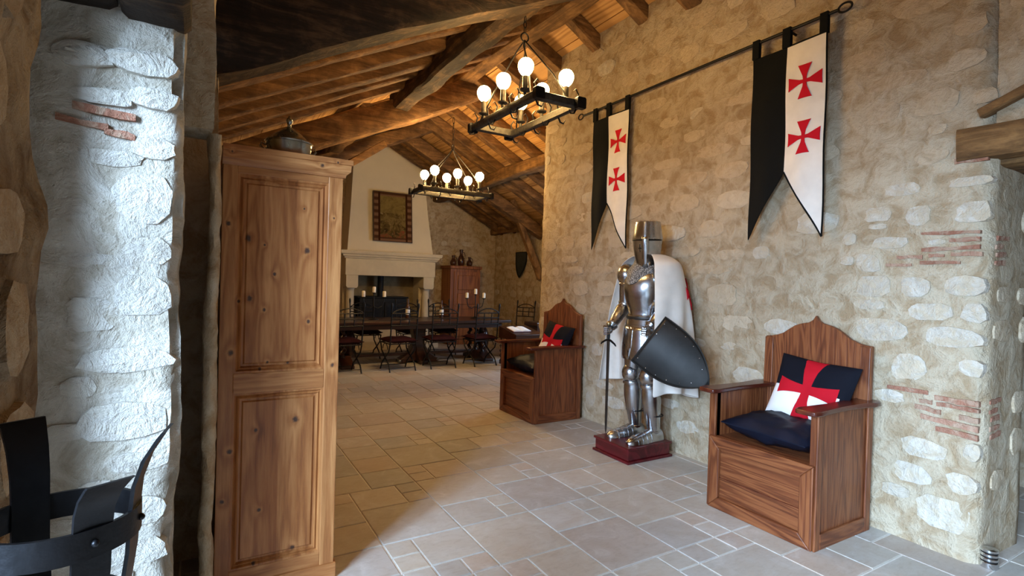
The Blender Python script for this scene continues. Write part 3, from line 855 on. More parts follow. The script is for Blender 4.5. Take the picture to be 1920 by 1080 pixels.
def left_timber(name, y, wd, ht, xa, xb, seed, mat, drop=0.0, wob=0.008, bow=0.0, parent=None):
    """timber lying under the left slope; drop = gap between its top and the boards"""
    o = NL * (-(ht / 2 + drop))
    p0, p1 = Vector((xa, y, zl(xa))) + o, Vector((xb, y, zl(xb))) + o
    return G().beam(p0, p1, wd, ht, NL, 22, wob, seed, bow=bow).build(name, mat, parent or ceil)
def right_timber(name, y, wd, ht, xa, xb, seed, mat, drop=0.0, wob=0.008, parent=None):
    o = NR * (-(ht / 2 + drop))
    p0, p1 = Vector((xa, y, zr(xa))) + o, Vector((xb, y, zr(xb))) + o
    return G().beam(p0, p1, wd, ht, NR, 22, wob, seed).build(name, mat, parent or ceil)
for i, y in enumerate([0.2, 0.8, 1.4, 2.0, 2.5, 3.42, 3.82, 4.18, 4.70, 5.10, 5.50, 5.90, 6.90, 7.35, 7.9, 8.95, 9.5, 10.1, 10.7]):
    left_timber('rafter', y, 0.12, 0.12, -0.5, 2.98, i, M_BEAM, wob=0.010)
for i, y in enumerate([0.2, 0.9, 1.6, 2.3, 2.95, 3.61, 4.27, 4.95, 5.60, 6.25, 6.85, 7.45, 8.05, 8.35, 9.5, 10.1, 10.7]):
    xb = 6.2 if y > END_Y else RX + 0.1
    right_timber('rafter', y, 0.13, 0.14, 2.92, xb, 60 + i, M_BEAM, wob=0.008)
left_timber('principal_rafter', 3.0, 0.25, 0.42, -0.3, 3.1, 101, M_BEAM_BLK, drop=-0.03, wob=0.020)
left_timber('principal_rafter', 6.42, 0.24, 0.31, -0.3, 3.25, 102, M_BEAM, drop=0.10, wob=0.018)
left_timber('principal_rafter', 8.40, 0.20, 0.20, -0.3, 3.35, 103, M_BEAM, drop=0.22, wob=0.018)
right_timber('principal_rafter', 3.02, 0.20, 0.24, 2.9, RX + 0.1, 105, M_BEAM, drop=0.0, wob=0.012)
right_timber('principal_rafter', 8.95, 0.20, 0.22, 2.9, 6.1, 104, M_BEAM, drop=0.12, wob=0.015)
def purlin(x, ya, yb, d, drop, seed, fz, name='purlin', mat=None):
    z = fz(x) - drop - d / 2
    return G().beam((x, ya, z), (x, yb, z), d, d, (0, 0, 1), 26, 0.022, seed).build(name, mat or M_BEAM_Y, ceil)
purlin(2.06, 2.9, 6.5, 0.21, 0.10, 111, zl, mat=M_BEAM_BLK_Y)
purlin(1.70, 6.3, 11.0, 0.2, 0.10, 112, zl)
purlin(RIDGE_X, Y0, 11.0, 0.2, 0.02, 113, zl, 'ridge_beam')
purlin(4.45, END_Y - .05, 11.0, 0.2, 0.13, 114, zr)
purlin(5.93, END_Y - .05, 11.0, 0.15, 0.02, 115, zr, 'wall_plate')
# braces
G().beam((1.58, 7.9, 2.92), (2.35, 7.9, 3.44), 0.10, 0.10, (0, 1, 0), 14, 0.016, 121, bow=0.05).build('brace', M_BEAM, ceil)
G().beam((5.97, 8.98, 1.50), (5.22, 8.96, 3.02), 0.12, 0.13, (0, 1, 0), 14, 0.012, 122).build('brace', M_BEAM_Z, ceil)
print('stones right', n1, 'tiles', len(cand), len(rest))

# ================================================================== ARMOIRE (its side faces the camera)
ARM_Y = 2.48
arm = thing('armoire', 'tall knotty pine armoire with two recessed side panels beside the lit stone jamb', 'armoire', (0, 0, 0))
ax0, ax1, ay0, ay1, atop = 0.06, 0.545, ARM_Y, 3.62, 1.85
G().box(ax0 + .015, ax1 - .015, ay0 + .03, ay1 - .03, 0.06, atop).build('body', M_PINE, arm, smooth=0)
for xa, xb in ((ax0, 0.115), (0.482, ax1)):
    G().box(xa, xb, ay0, ay0 + .035, 0.06, atop).build('stile', M_PINE, arm, smooth=0, bevel=.003)
for za, zb in ((0.06, 0.13), (0.885, 0.97), (1.815, atop)):
    G().box(0.115, 0.482, ay0 + .002, ay0 + .034, za, zb).build('rail', M_PINE_X, arm, smooth=0, bevel=.003)
for za, zb in ((0.13, 0.885), (0.97, 1.815)):
    g = G()
    rings = []
    for d, y in ((0.0, .004), (.008, .004), (.014, .014), (.022, .008), (.028, .018), (.036, .018), (.042, .011), (.055, .011)):
        a, b, c, e = 0.115 + d, 0.482 - d, za + d, zb - d
        rings.append([(a, ay0 + y, c), (b, ay0 + y, c), (b, ay0 + y, e), (a, ay0 + y, e)])
    g.loft(rings, caps=False)
    g.add(rings[-1], [(0, 1, 2, 3)])
    g.build('panel', M_PINE_P, arm, smooth=0)
g = G()
prof = [(0.0, 1.845), (.008, 1.845), (.012, 1.858), (.028, 1.872), (.030, 1.90), (.036, 1.903), (.036, 1.925), (0.0, 1.925)]
for k in range(len(prof) - 1):
    pass
rings = []
for d, z in prof[:-1] + [(-.2, 1.925)]:
    rings.append([(ax0 - .002 , ay0 - d, z), (ax1 + d, ay0 - d, z), (ax1 + d, ay1 + d, z), (ax0 - .002, ay1 + d, z)])
g.loft(rings)
g.build('cornice', M_PINE_X, arm, smooth=0)
G().box(ax0, ax1 + .01, ay0 - .008, ay1 + .008, 0.0, 0.07).build('plinth', M_PINE_X, arm, smooth=0, bevel=.004)
for ya, yb, kn in ((ay0 + .04, ay0 + .565, ay0 + .53), (ay0 + .575, ay1 - .04, ay0 + .61)):
    d = G().box(ax1 - .02, ax1 + .004, ya, yb, 0.10, 1.82).build('door', M_PINE, arm, smooth=0, bevel=.003)
    G().box(ax1 + .002, ax1 + .010, ya + .08, yb - .08, 0.2, 1.72).build('door_panel', M_PINE, d, smooth=0, bevel=.005)
    G().lathe([(.006, 0), (.012, .012), (.014, .02), (.006, .028)], (0, 0, 0), 12).build('knob', M_BRASS, d).matrix_local = Matrix.Translation((ax1 + .003, kn, 0.95)) @ Matrix.Rotation(PI / 2, 4, 'Y')

tu = thing('tureen', 'lidded pewter tureen with a knob standing on top of the pine armoire', 'tureen', (0.335, 2.68, 1.925))
G().lathe([(.055, 0), (.075, .004), (.085, .02), (.098, .055), (.102, .085), (.100, .088), (.094, .086), (.09, .06), (.02, .02)], n=32).build('bowl', M_PEWTER, tu)
ld = G().lathe([(.104, .086), (.106, .092), (.098, .100), (.085, .104), (.07, .122), (.045, .142), (.022, .158), (.010, .166), (.005, .17)], n=32).build('lid', M_PEWTER, tu)
G().lathe([(.007, .164), (.010, .172), (.008, .178), (.014, .188), (.016, .198), (.011, .208), (.005, .215), (.002, .222)], n=18).build('knob', M_PEWTER, ld)
for s in (-1, 1):
    G().tube([(s * .098, 0, .07), (s * .118, 0, .078), (s * .122, 0, .066), (s * .112, 0, .052), (s * .097, 0, .05)], .005, 8).build('handle', M_PEWTER, tu)

# ================================================================== CHANDELIERS
def chandelier(loc, top_z, label, rotz=0.0, scale=1.0, tilt=0.0, bulb_mat=None):
    t = thing('chandelier', label, 'chandelier', loc, rotz, 'iron chandeliers under the roof')
    t.scale = (scale,) * 3
    hx, hy = 0.155, 0.43
    for s in (-1, 1):
        G().beam((s * hx, -hy, 0), (s * hx, hy, 0), .042, .048, (0, 0, 1), 14, .003, 5 + s).build('rail', M_CHAND, t)
        for e in (-1, 1):
            G().beam((s * hx, e * (hy - .005), 0), (s * hx, e * (hy + .03), 0), .068, .07, (0, 0, 1), 3, .002, 9).build('end_collar', M_IRON, t)
    for y in (-hy + .03, hy - .03):
        G().beam((-hx, y, 0), (hx, y, 0), .05, .05, (0, 0, 1), 8, .003, 4).build('cross_bar', M_CHAND, t)
    k = 0
    for s in (-1, 1):
        for y in (-.28, 0, .28):
            cup = G().lathe([(.012, .025), (.012, .05), (.034, .062), (.036, .07), (.018, .07), (.018, .12), (.0185, .15), (.012, .155)], (s * hx, y, 0), 14).build('candle_socket', M_CHAND, t)
            prof = []
            for i in range(13):
                a = PI * i / 12
                prof.append((max(.004, .049 * math.sin(a) * (1 - .12 * math.cos(a))), .208 - .056 * math.cos(a)))
            G().lathe(prof, (s * hx, y, 0), 18).build('bulb', bulb_mat or M_BULB, cup)
        for y in (-.40, -.20, -.10, .10, .20, .40):
            a = s * (1 if k % 2 else -1)
            k += 1
            G().tube([(s * hx, y, -.02), (s * hx + a * .02, y, -.055), (s * hx + a * .045, y, -.06), (s * hx + a * .06, y, -.035)], [.006, .006, .005, .002], 6).build('claw', M_IRON, t)
            G().tube([(s * hx, y, .02), (s * hx - a * .012, y, .07), (s * hx + a * .01, y, .10), (s * hx + a * .025, y, .085)], [.006, .005, .004, .002], 6).build('claw', M_IRON, t)
        for e in (-1, 1):
            G().tube([(s * hx, e * .34, .02), (s * hx * .6, e * .22, .24), (s * .03, e * .04, .46), (0, 0, .52)], .005, 6).build('hanger', M_IRON, t)
    G().tube([(math.cos(a) * .03, 0, .54 + math.sin(a) * .03) for a in [2 * PI * i / 14 for i in range(15)]], .005, 6).build('ring', M_IRON, t)
    L = (top_z - loc[2]) / scale - .57
    n = max(3, int(L / .055))
    g = G()
    for i in range(n):
        zc = .57 + L * (i + .5) / n
        pts = [((math.cos(a) * .011 if i % 2 else 0), (0 if i % 2 else math.cos(a) * .011), zc + math.sin(a) * L / n * .62) for a in [2 * PI * j / 10 for j in range(11)]]
        g.tube(pts, .003, 5)
    g.build('chain', M_IRON, t)
    t.rotation_euler = (0, tilt, rotz)
    return t
chandelier((1.85, 3.06, 2.52), 3.20, 'nearer rectangular iron chandelier with six lit bulbs above the stone floor')
chandelier((2.80, 6.38, 2.54), 3.54, 'farther rectangular iron chandelier with lit bulbs hanging over the dining end', PI / 2, 1.13, bulb_mat=M_BULB_F)

# ================================================================== BANNERS AND POLE
PX = 3.37
pole = thing('banner_pole', 'long black iron pole with ring ends fixed high on the right stone wall', 'pole', (PX, 3.08, 3.145))
G().tube([(0, -1.27, 0), (0, 1.27, 0)], .011, 10).build('rod', M_IRON_F, pole)
for s in (-1, 1):
    G().tube([(0, s * 1.27 + s * (.04 - .04 * math.cos(a)), .028 * math.sin(a)) for a in [2 * PI * i / 16 for i in range(17)]], .007, 6).build('ring_finial', M_IRON_F, pole)
    G().tube([(0, s * .95, 0), (.04, s * .95, -.005), (.085, s * .95, -.01)], .008, 6).build('bracket', M_IRON_F, pole)
def cross_poly(r):
    pts = []
    for k in range(4):
        a = k * PI / 2
        c, s = math.cos(a), math.sin(a)
        arm_ = [(.10, .10), (.20, .105), (.40, .135), (.65, .21), (.97, .40), (.96, .2), (.955, 0), (.96, -.2), (.97, -.40), (.65, -.21), (.40, -.135), (.20, -.105), (.10, -.10)]
        arm_ = arm_[::-1]
        pts += [((x * c - y * s) * r, (x * s + y * c) * r) for x, y in arm_]
    return pts
def banner(y_white0, y_mid, y_black1, label, seed):
    zt, zb, zm = 3.035, 1.74, 2.19
    b = thing('banner', label, 'banner', (PX, 0, 0), 0, 'swallow-tailed banners on the pole')
    def half(ya, yb, tip_at_a, name, mat, lo=0.0):
        g = G()
        nu, nv = 10, 30
        fr, bk = [], []
        for j in range(nv + 1):
            rowf, rowb = [], []
            for i in range(nu + 1):
                u = i / nu
                y = ya + (yb - ya) * u
                e = u if tip_at_a else 1 - u
                zbot = zb + (zm - zb) * e
                z = zt + (zbot - zt) * j / nv
                wv = .010 * math.sin(y * 24 + seed) * (j / nv) + .006 * math.sin(z * 9 + y * 8 + seed)
                rowf.append((-.004 + wv + lo, y, z))
                rowb.append((.002 + wv + lo, y, z))
            fr.append(rowf)
            bk.append(rowb)
        n = nu + 1
        g.loft(fr, caps=False, closed=False)
        g.loft([r[::-1] for r in bk], caps=False, closed=False)
        o_ = g.build(name, mat, b)
        # edge piping along the tail
        return o_
    wh = half(y_white0, y_mid, True, 'white_half', M_WHITE)
    bl = half(y_mid, y_black1, False, 'black_half', M_BLACK)
    def edge(pts, r=.006):
        g = G()
        q = []
        for y, z in pts:
            wv = .010 * math.sin(y * 24 + seed) * ((3.05 - z) / 1.2) + .006 * math.sin(z * 9 + y * 8 + seed)
            q.append((-.003 + wv, y, z))
        g.tube(q, r, 6)
        g.build('piping', M_BLACK, b)
    N = 12
    edge([(y_white0, zt + (zb - zt) * i / N) for i in range(N + 1)])
    edge([(y_white0 + (y_mid - y_white0) * i / N, zb + (zm - zb) * i / N) for i in range(N + 1)])
    edge([(y_white0 + (y_mid - y_white0) * i / N, zt) for i in range(N + 1)])
    for y0_, y1_ in ((y_white0 - .004, y_white0 + .045), (y_mid - .025, y_mid + .03), (y_black1 - .05, y_black1)):
        G().box(-.016, .014, y0_, y1_, zt - .005, 3.162).build('hanging_loop', M_BLACK, b, smooth=0)
    yc = (y_white0 + y_mid) / 2
    for zc in (2.765, 2.40):
        pl = cross_poly(.112)
        # cross built as a thin appliqué following the cloth
        def fn(u, v, t):
            y, z = yc + u, zc + v
            j = (3.05 - z) / 1.2
            wv = .010 * math.sin(y * 24 + seed) * j * .9 + .006 * math.sin(z * 9 + y * 8 + seed)
            return (-.0065 + wv - t, y, z)
        g = G()
        n = len(pl)
        # fan from the centre keeps the concave outline clean
        vs = [fn(0, 0, .003)] + [fn(u, v, .003) for u, v in pl] + [fn(u, v, -.002) for u, v in pl]
        fs = [(0, 1 + i, 1 + (i + 1) % n) for i in range(n)] + [(1 + i, 1 + n + i, 1 + n + (i + 1) % n, 1 + (i + 1) % n) for i in range(n)]
        g.add(vs, fs)
        c_ = g.build('red_cross', M_RED, b, smooth=0)
        lab(c_, 'red flared cross sewn on the white half')
    return b
banner(1.87, 2.135, 2.39, 'larger nearer swallow-tailed banner, half black, half white with two red crosses', 0.4)
banner(3.66, 3.94, 4.17, 'farther swallow-tailed banner above the armour, half black, half white with red crosses', 2.1)

# ================================================================== THRONES
def pillow_mesh(name, hx, hy, th, mat, seed, wr_=0.004, n=22, parent=None):
    g = G()
    def P(u, v, s):
        e = (max(0, 1 - abs(u) ** 3.2) ** .55) * (max(0, 1 - abs(v) ** 3.2) ** .55)
        pin = 1 - .07 * (1 - abs(u)) * abs(v) ** 3
        pin2 = 1 - .07 * (1 - abs(v)) * abs(u) ** 3
        x, y = hx * u * pin2, hy * v * pin
        nz = noise.noise(Vector((u * 2.2 + seed, v * 2.2, s * 3))) * wr_ * 3 + noise.noise(Vector((u * 7 + seed, v * 7, s * 3))) * wr_
        return (x, y, s * (th * e + .003) + nz * e)
    for s in (1, -1):
        rows = [[P(-1 + 2 * i / n, -1 + 2 * j / n, s) for i in range(n + 1)] for j in range(n + 1)]
        if s < 0:
            rows = [r[::-1] for r in rows]
        g.loft(rows, caps=False, closed=False)
    rim = [(-1 + 2 * i / n, -1) for i in range(n)] + [(1, -1 + 2 * i / n) for i in range(n)] + [(1 - 2 * i / n, 1) for i in range(n)] + [(-1, 1 - 2 * i / n) for i in range(n)]
    g.loft([[P(u, v, -1) for u, v in rim], [P(u, v, 1) for u, v in rim]], caps=False)
    return g.build(name, mat, parent, smooth=1.2)

def throne(y0, label):
    """box throne facing -X; origin at floor, front right corner; local x towards the wall, y along the wall"""
    W, D = 0.665, 0.57
    t = thing('throne', label, 'throne', (2.82, y0, 0), 0, 'wooden box thrones against the wall')
    at, st = 0.735, 0.455
    for y, s in ((0, 1), (W - .035, -1)):
        sd = G().box(0.012, D, y, y + .035, 0.0, at).build('side_panel', M_OAK_Z, t, smooth=0, bevel=.003)
        yo = y - .014 if s > 0 else y + .035
        G().box(0.0, .05, yo if s > 0 else y, yo + .014 if s > 0 else y + .049, 0.0, at).build('side_stile', M_OAK_Z, sd, smooth=0, bevel=.005)
        G().box(D - .055, D, yo, yo + .014, 0.0, at).build('side_stile', M_OAK_Z, sd, smooth=0, bevel=.005)
        G().box(.05, D - .055, yo, yo + .016, 0.0, .085).build('side_plinth', M_OAK_X, sd, smooth=0, bevel=.006)
        # arm board with rounded, flared front
        yc = y + .0175
        pl = [(-.085, -.03), (-.075, -.055), (-.03, -.066), (.05, -.058), (.2, -.048), (.35, -.05), (.45, -.062), (.50, -.075), (.56, -.07), (.60, -.045), (.60, .045), (.56, .06), (.45, .055), (.2, .048), (.05, .058), (-.03, .066), (-.075, .055), (-.085, .03)]
        G().prism([(u, v if s > 0 else -v) for u, v in (pl if s > 0 else pl[::-1])][::1], lambda u, v, w_: (u, yc + v, w_), at, at + .026).build('arm_rest', M_OAK_D, t, smooth=0.5, bevel=.006)
    # front panel with mitred frame
    fp = G().box(.012, .03, .035, W - .035, .03, st - .01).build('front_panel', M_OAK_Y, t, smooth=0)
    ya, yb, za, zb, q = 0.0, W, 0.0, st, .075
    def trap(pts, nm, mat):
        G().prism(pts, lambda u, v, w_: (w_, u, v), -.012, .012).build(nm, mat, fp, smooth=0, bevel=.006)
    trap([(ya, za), (ya, zb), (ya + q, zb - q), (ya + q, za + q)], 'frame_stile', M_OAK_Z)
    trap([(yb, za), (yb - q, za + q), (yb - q, zb - q), (yb, zb)], 'frame_stile', M_OAK_Z)
    trap([(ya, za), (ya + q, za + q), (yb - q, za + q), (yb, za)], 'frame_rail', M_OAK_Y)
    trap([(ya, zb), (yb, zb), (yb - q, zb - q), (ya + q, zb - q)], 'frame_rail', M_OAK_Y)
    G().box(.0, .004, q, W - q, .2, .203).build('panel_joint', M_OAK_D, fp, smooth=0)
    G().box(.01, D - .03, .035, W - .035, st - .025, st).build('seat', M_OAK_Y, t, smooth=0, bevel=.004)
    # back with ogee crest
    prof = [(0.0, 1.075), (.035, 1.078), (.07, 1.085), (.12, 1.105), (.16, 1.135), (.20, 1.162), (.245, 1.178), (.29, 1.188), (.315, 1.205), (.3325, 1.235)]
    prof2 = [(W - a, z) for a, z in prof[::-1][1:]]
    pts = [(0, 0.0)] + prof + prof2 + [(W, 0.0)]
    G().prism(pts[::-1], lambda u, v, w_: (w_ + .02 * max(0, v - .45), u, v), D - .03, D).build('back_panel', M_OAK_Z, t, smooth=0.4, bevel=.004)
    for yy in (0.0, W - .06):
        G().prism([(yy, .45), (yy + .06, .45), (yy + .06, 1.07), (yy, 1.07)], lambda u, v, w_: (w_ + .02 * max(0, v - .45), u, v), D - .042, D - .03).build('back_stile', M_OAK_Z, t, smooth=0, bevel=.004)
    return t
throne(1.555, 'nearer brown oak box throne standing right of the armour')
throne(4.29, 'farther dark oak box throne standing left of the armour near the dining end')
def seat_things(y0, who, rx):
    c = pillow_mesh('seat_cushion', .27, .255, .078, M_NAVY, y0, .010)
    c.location = (2.82 + .275, y0 + .335, .455 + .082)
    c.rotation_euler = (.02, -.02, PI / 2)
    tag(c, 'dark navy satin cushion lying on the seat of the %s throne' % who, 'cushion', 'navy seat cushions')
    p = pillow_mesh('cross_pillow', .245, .205, .06, M_PILLOW, y0 * 3, .005)
    # stands on the cushion leaning on the back; local x runs towards -Y (viewer's right), local y up, local z to the room
    lean = math.radians(20)
    X_ = Vector((0, -1, 0))
    Yv = Vector((math.sin(lean), 0, math.cos(lean)))
    Zv = X_.cross(Yv)
    m = Matrix((X_, Yv, Zv)).transposed().to_4x4()
    m = m @ Matrix.Rotation(rx, 4, 'Z')
    m.translation = (2.82 + .43, y0 + .275, .505 + .262)
    p.matrix_world = m
    tag(p, 'black and white pillow with a red cross propped on the %s throne' % who, 'pillow', 'red cross pillows')
seat_things(1.555, 'nearer', -.07)
seat_things(4.29, 'farther', -.10)

# ================================================================== SUIT OF ARMOUR
KX, KY, KZ = 3.175, 3.195, 0.125
ped = thing('display_plinth', 'low dark red wooden plinth under the suit of armour', 'plinth', (3.10, 3.21, 0))
for nm, (a, b, z0, z1) in {'base_moulding': (.245, .215, 0, .022), 'block': (.228, .198, .022, .105), 'top_board': (.24, .21, .105, .125)}.items():
    G().box(-a, a, -b, b, z0, z1).build(nm, M_MAHOG, ped, smooth=0, bevel=.005)
kn = thing('suit_of_armour', 'standing polished steel suit of plate armour with great helm and white cape', 'armour', (KX, KY, KZ), PI)
def eloft(g, secs, n=24, fn=None, caps=True):
    rings = []
    for (cx, cy, z, rx, ry) in secs:
        rings.append([(cx + math.cos(2 * PI * k / n) * rx * (fn(2 * PI * k / n, z) if fn else 1), cy + math.sin(2 * PI * k / n) * ry * (fn(2 * PI * k / n, z) if fn else 1), z) for k in range(n)])
    g.loft(rings, caps)
    return g
def limb(g, p0, p1, prof, n=16, sx=1.0):
    """plate tube from p0 to p1; prof = [(t, radius)]"""
    p0, p1 = Vector(p0), Vector(p1)
    g.tube([p0.lerp(p1, t) for t, r in prof], [r for t, r in prof], n)
    return g
LEGS = {-1: ((-.04, -.105, .075), (.015, -.10, .50), (.0, -.09, .88)), 1: ((-.05, .10, .075), (.02, .105, .50), (.0, .09, .88))}
for s in (-1, 1):
    an, kne, hip = LEGS[s]
    gr = limb(G(), an, kne, [(-.02, .050), (.0, .053), (.02, .054), (.03, .050), (.12, .056), (.35, .068), (.62, .080), (.82, .075), (.92, .067), (.95, .071), (.97, .071)])
    gr.build('greave', M_STEEL, kn)
    G().tube([(an[0] - .045, an[1] + s * .02, .07 + .02 * i) for i in range(19)], .006, 6).build('greave_hinge', M_STEEL_D, kn)
    for zb in (.17, .36):
        G().tube([(an[0] + math.cos(a) * .074 + .006, an[1] + math.sin(a) * .074, zb + .04) for a in [2 * PI * i / 16 for i in range(17)]], .005, 6).build('strap', M_IRON_F, kn)
    kp = G().ell((kne[0] + .012, kne[1], kne[2] + .03), (.084, .079, .090), 16, 10)
    kp.build('poleyn', M_STEEL, kn)
    G().lathe([(.077, -.012), (.079, 0), (.077, .012)], (kne[0], kne[1], kne[2] - .05), 18).build('poleyn_lame', M_STEEL, kn)
    G().ell((kne[0] - .005, kne[1] + s * .080, kne[2] + .03), (.04, .010, .055), 12, 8).build('knee_wing', M_STEEL, kn)
    limb(G(), kne, hip, [(.12, .068), (.16, .074), (.4, .082), (.7, .092), (.95, .094)]).build('cuisse', M_STEEL, kn)
    # sabaton with toe lames
    g = G()
    secs = [(-.085, .032, .06), (-.07, .052, .088), (-.02, .058, .105), (.04, .056, .097), (.11, .059, .080), (.18, .061, .068), (.24, .055, .056), (.28, .038, .040), (.298, .016, .022)]
    rings = []
    ft = .05 * s
    for (dx, hw, ht) in secs:
        cy = an[1] + dx * ft * .6
        rings.append([(an[0] + dx, cy + math.cos(PI * k / 10) * hw, .002 + math.sin(PI * k / 10) * ht) for k in range(11)])
    g.loft(rings, True)
    g.build('sabaton', M_STEEL, kn)
    for dx, hw, ht in ((.07, .0575, .0905), (.12, .060, .079), (.17, .0615, .070), (.22, .0575, .061)):
        cy = an[1] + dx * ft * .6
        G().tube([(an[0] + dx, cy + math.cos(PI * k / 10) * hw, .002 + math.sin(PI * k / 10) * ht) for k in range(11)], .0022, 6).build('toe_lame', M_STEEL, kn)
    # tasset over the hip
    g = G()
    rows = []
    for i in range(7):
        a0 = (-.95 + 1.9 * i / 6)
        row = []
        for j in range(9):
            v = j / 8
            wd_ = .82 * (1 - .55 * max(0, v - .55) ** 1.2)
            a = a0 * wd_ + s * .62
            rr = .155 + .035 * v - .02 * v * v
            row.append((math.cos(a) * rr * .95, math.sin(a) * rr * 1.12, .93 - .27 * v))
        rows.append(row)
    g.loft(rows, caps=False, closed=False)
    o = g.build('tasset', M_STEEL, kn)
    so = o.modifiers.new('thick', 'SOLIDIFY')
    so.thickness = .004
# fauld (hooped skirt) and cuirass
g = G()
for i, (z, rx, ry) in enumerate([(.99, .128, .155), (.95, .136, .166), (.91, .144, .178), (.87, .150, .188)]):
    eloft(g, [(0, 0, z + .042, rx - .012, ry - .012), (0, 0, z, rx, ry), (0, 0, z - .004, rx - .004, ry - .004)], 28, caps=False)
g.build('fauld', M_STEEL, kn)
ridge = lambda th, z: 1 + .07 * math.exp(-((((th + PI) % (2 * PI)) - PI) / .22) ** 2)
eloft(G(), [(.0, 0, .98, .125, .150), (.0, 0, 1.02, .112, .136), (.005, 0, 1.08, .118, .142), (.012, 0, 1.16, .138, .164), (.016, 0, 1.24, .148, .178), (.012, 0, 1.31, .142, .180), (.004, 0, 1.36, .122, .170), (-.005, 0, 1.40, .095, .130), (-.01, 0, 1.43, .07, .085)], 36, ridge).build('breastplate', M_STEEL, kn)
G().lathe([(.128, .99), (.134, 1.0), (.134, 1.015), (.128, 1.02)], (0, 0, 0), 28, 1.0, 1.2, caps=False).build('waist_belt', M_STEEL_D, kn)
g = G()
rows = []
for i in range(24):
    a = 2 * PI * i / 24
    dr = .085 * max(0, math.cos(a)) ** 2 * 1.1 + .02
    rows.append([(math.cos(a) * .085 - .01, math.sin(a) * .085, 1.52), (math.cos(a) * .10 - .004, math.sin(a) * .105, 1.455), (math.cos(a) * (.128 + .03 * max(0, math.cos(a))), math.sin(a) * .15, 1.42 - dr * .45), (math.cos(a) * (.138 + .042 * max(0, math.cos(a))), math.sin(a) * .165 * (1 - .3 * max(0, math.cos(a))), 1.39 - dr)])
rows.append(rows[0])
g.loft(rows, caps=False, closed=False)
g.build('mail_collar', M_MAIL, kn)
# helm, turned to the viewer
hr = Matrix.Rotation(math.radians(38), 3, 'Z') @ Matrix.Rotation(math.radians(4), 3, 'Y')
H0 = Vector((.005, .02, 1.450))
def hp(p):
    return H0 + hr @ Vector(p)
def hsec(z):
    pts = [(0.0, .096), (.06, .112), (.13, .126), (.19, .132), (.215, .133), (.30, .122), (.345, .113), (.36, .110)]
    for (a, ra), (b, rb) in zip(pts, pts[1:]):
        if a <= z <= b:
            return ra + (rb - ra) * (z - a) / (b - a)
    return .09
def hring(z, n=40, k=1.0, zd=True):
    r = hsec(z) * k
    out = []
    for i in range(n):
        th = 2 * PI * i / n
        d = ((th + PI) % (2 * PI)) - PI
        q = r * (1 + .13 * math.exp(-(d / .30) ** 2))
        z2 = z - (.035 * max(0, math.cos(d)) ** 3 * (1 - z / .2) if zd and z < .2 else 0)
        out.append(hp((math.cos(th) * q * 1.02, math.sin(th) * q * .90, z2)))
    return out
g = G()
g.loft([hring(z) for z in (0, .03, .06, .1, .13, .16, .19, .213)] , caps=False)
hl = g.build('helm_face', M_STEEL, kn, smooth=0.9)
g = G()
g.loft([hring(.207, k=1.025), hring(.217, k=1.025), hring(.25), hring(.30), hring(.345), hring(.352, k=.93), hring(.353, k=.5)], caps=True)
g.build('helm_crown', M_STEEL, kn, smooth=0.6)
def on_helm(phi, z, k=1.012):
    r = hsec(max(0, z)) * k
    q = r * (1 + .13 * math.exp(-(phi / .30) ** 2))
    return hp((math.cos(phi) * q * 1.02, math.sin(phi) * q * .90, z))
def helm_strip(name, phis, zs, mat, k=1.02):
    g = G()
    for kk in (k,):
        rows = [[on_helm(p, z, kk) for p in phis] for z in zs]
        g.loft(rows, caps=False, closed=False)
    o = g.build(name, mat, hl, smooth=1.0)
    so = o.modifiers.new('thick', 'SOLIDIFY')
    so.thickness = .003
    so.offset = 1
    return o
helm_strip('eye_slit', [-1.25, -1.0, -.8, -.6, -.4, -.2, -.1], [.192, .206], M_IRON_F, 1.012)
helm_strip('eye_slit', [.1, .2, .4, .6, .8, 1.0, 1.25], [.192, .206], M_IRON_F, 1.012)
helm_strip('nose_bar', [-.20, -.1, 0, .1, .20], [-.03, .02, .06, .1, .15, .20, .225], M_STEEL, 1.022)
helm_strip('breath_cross', [-.50, -.4, -.3, -.24], [.128, .136], M_IRON_F, 1.013)
helm_strip('breath_cross', [-.39, -.35], [.10, .15, .165], M_IRON_F, 1.013)
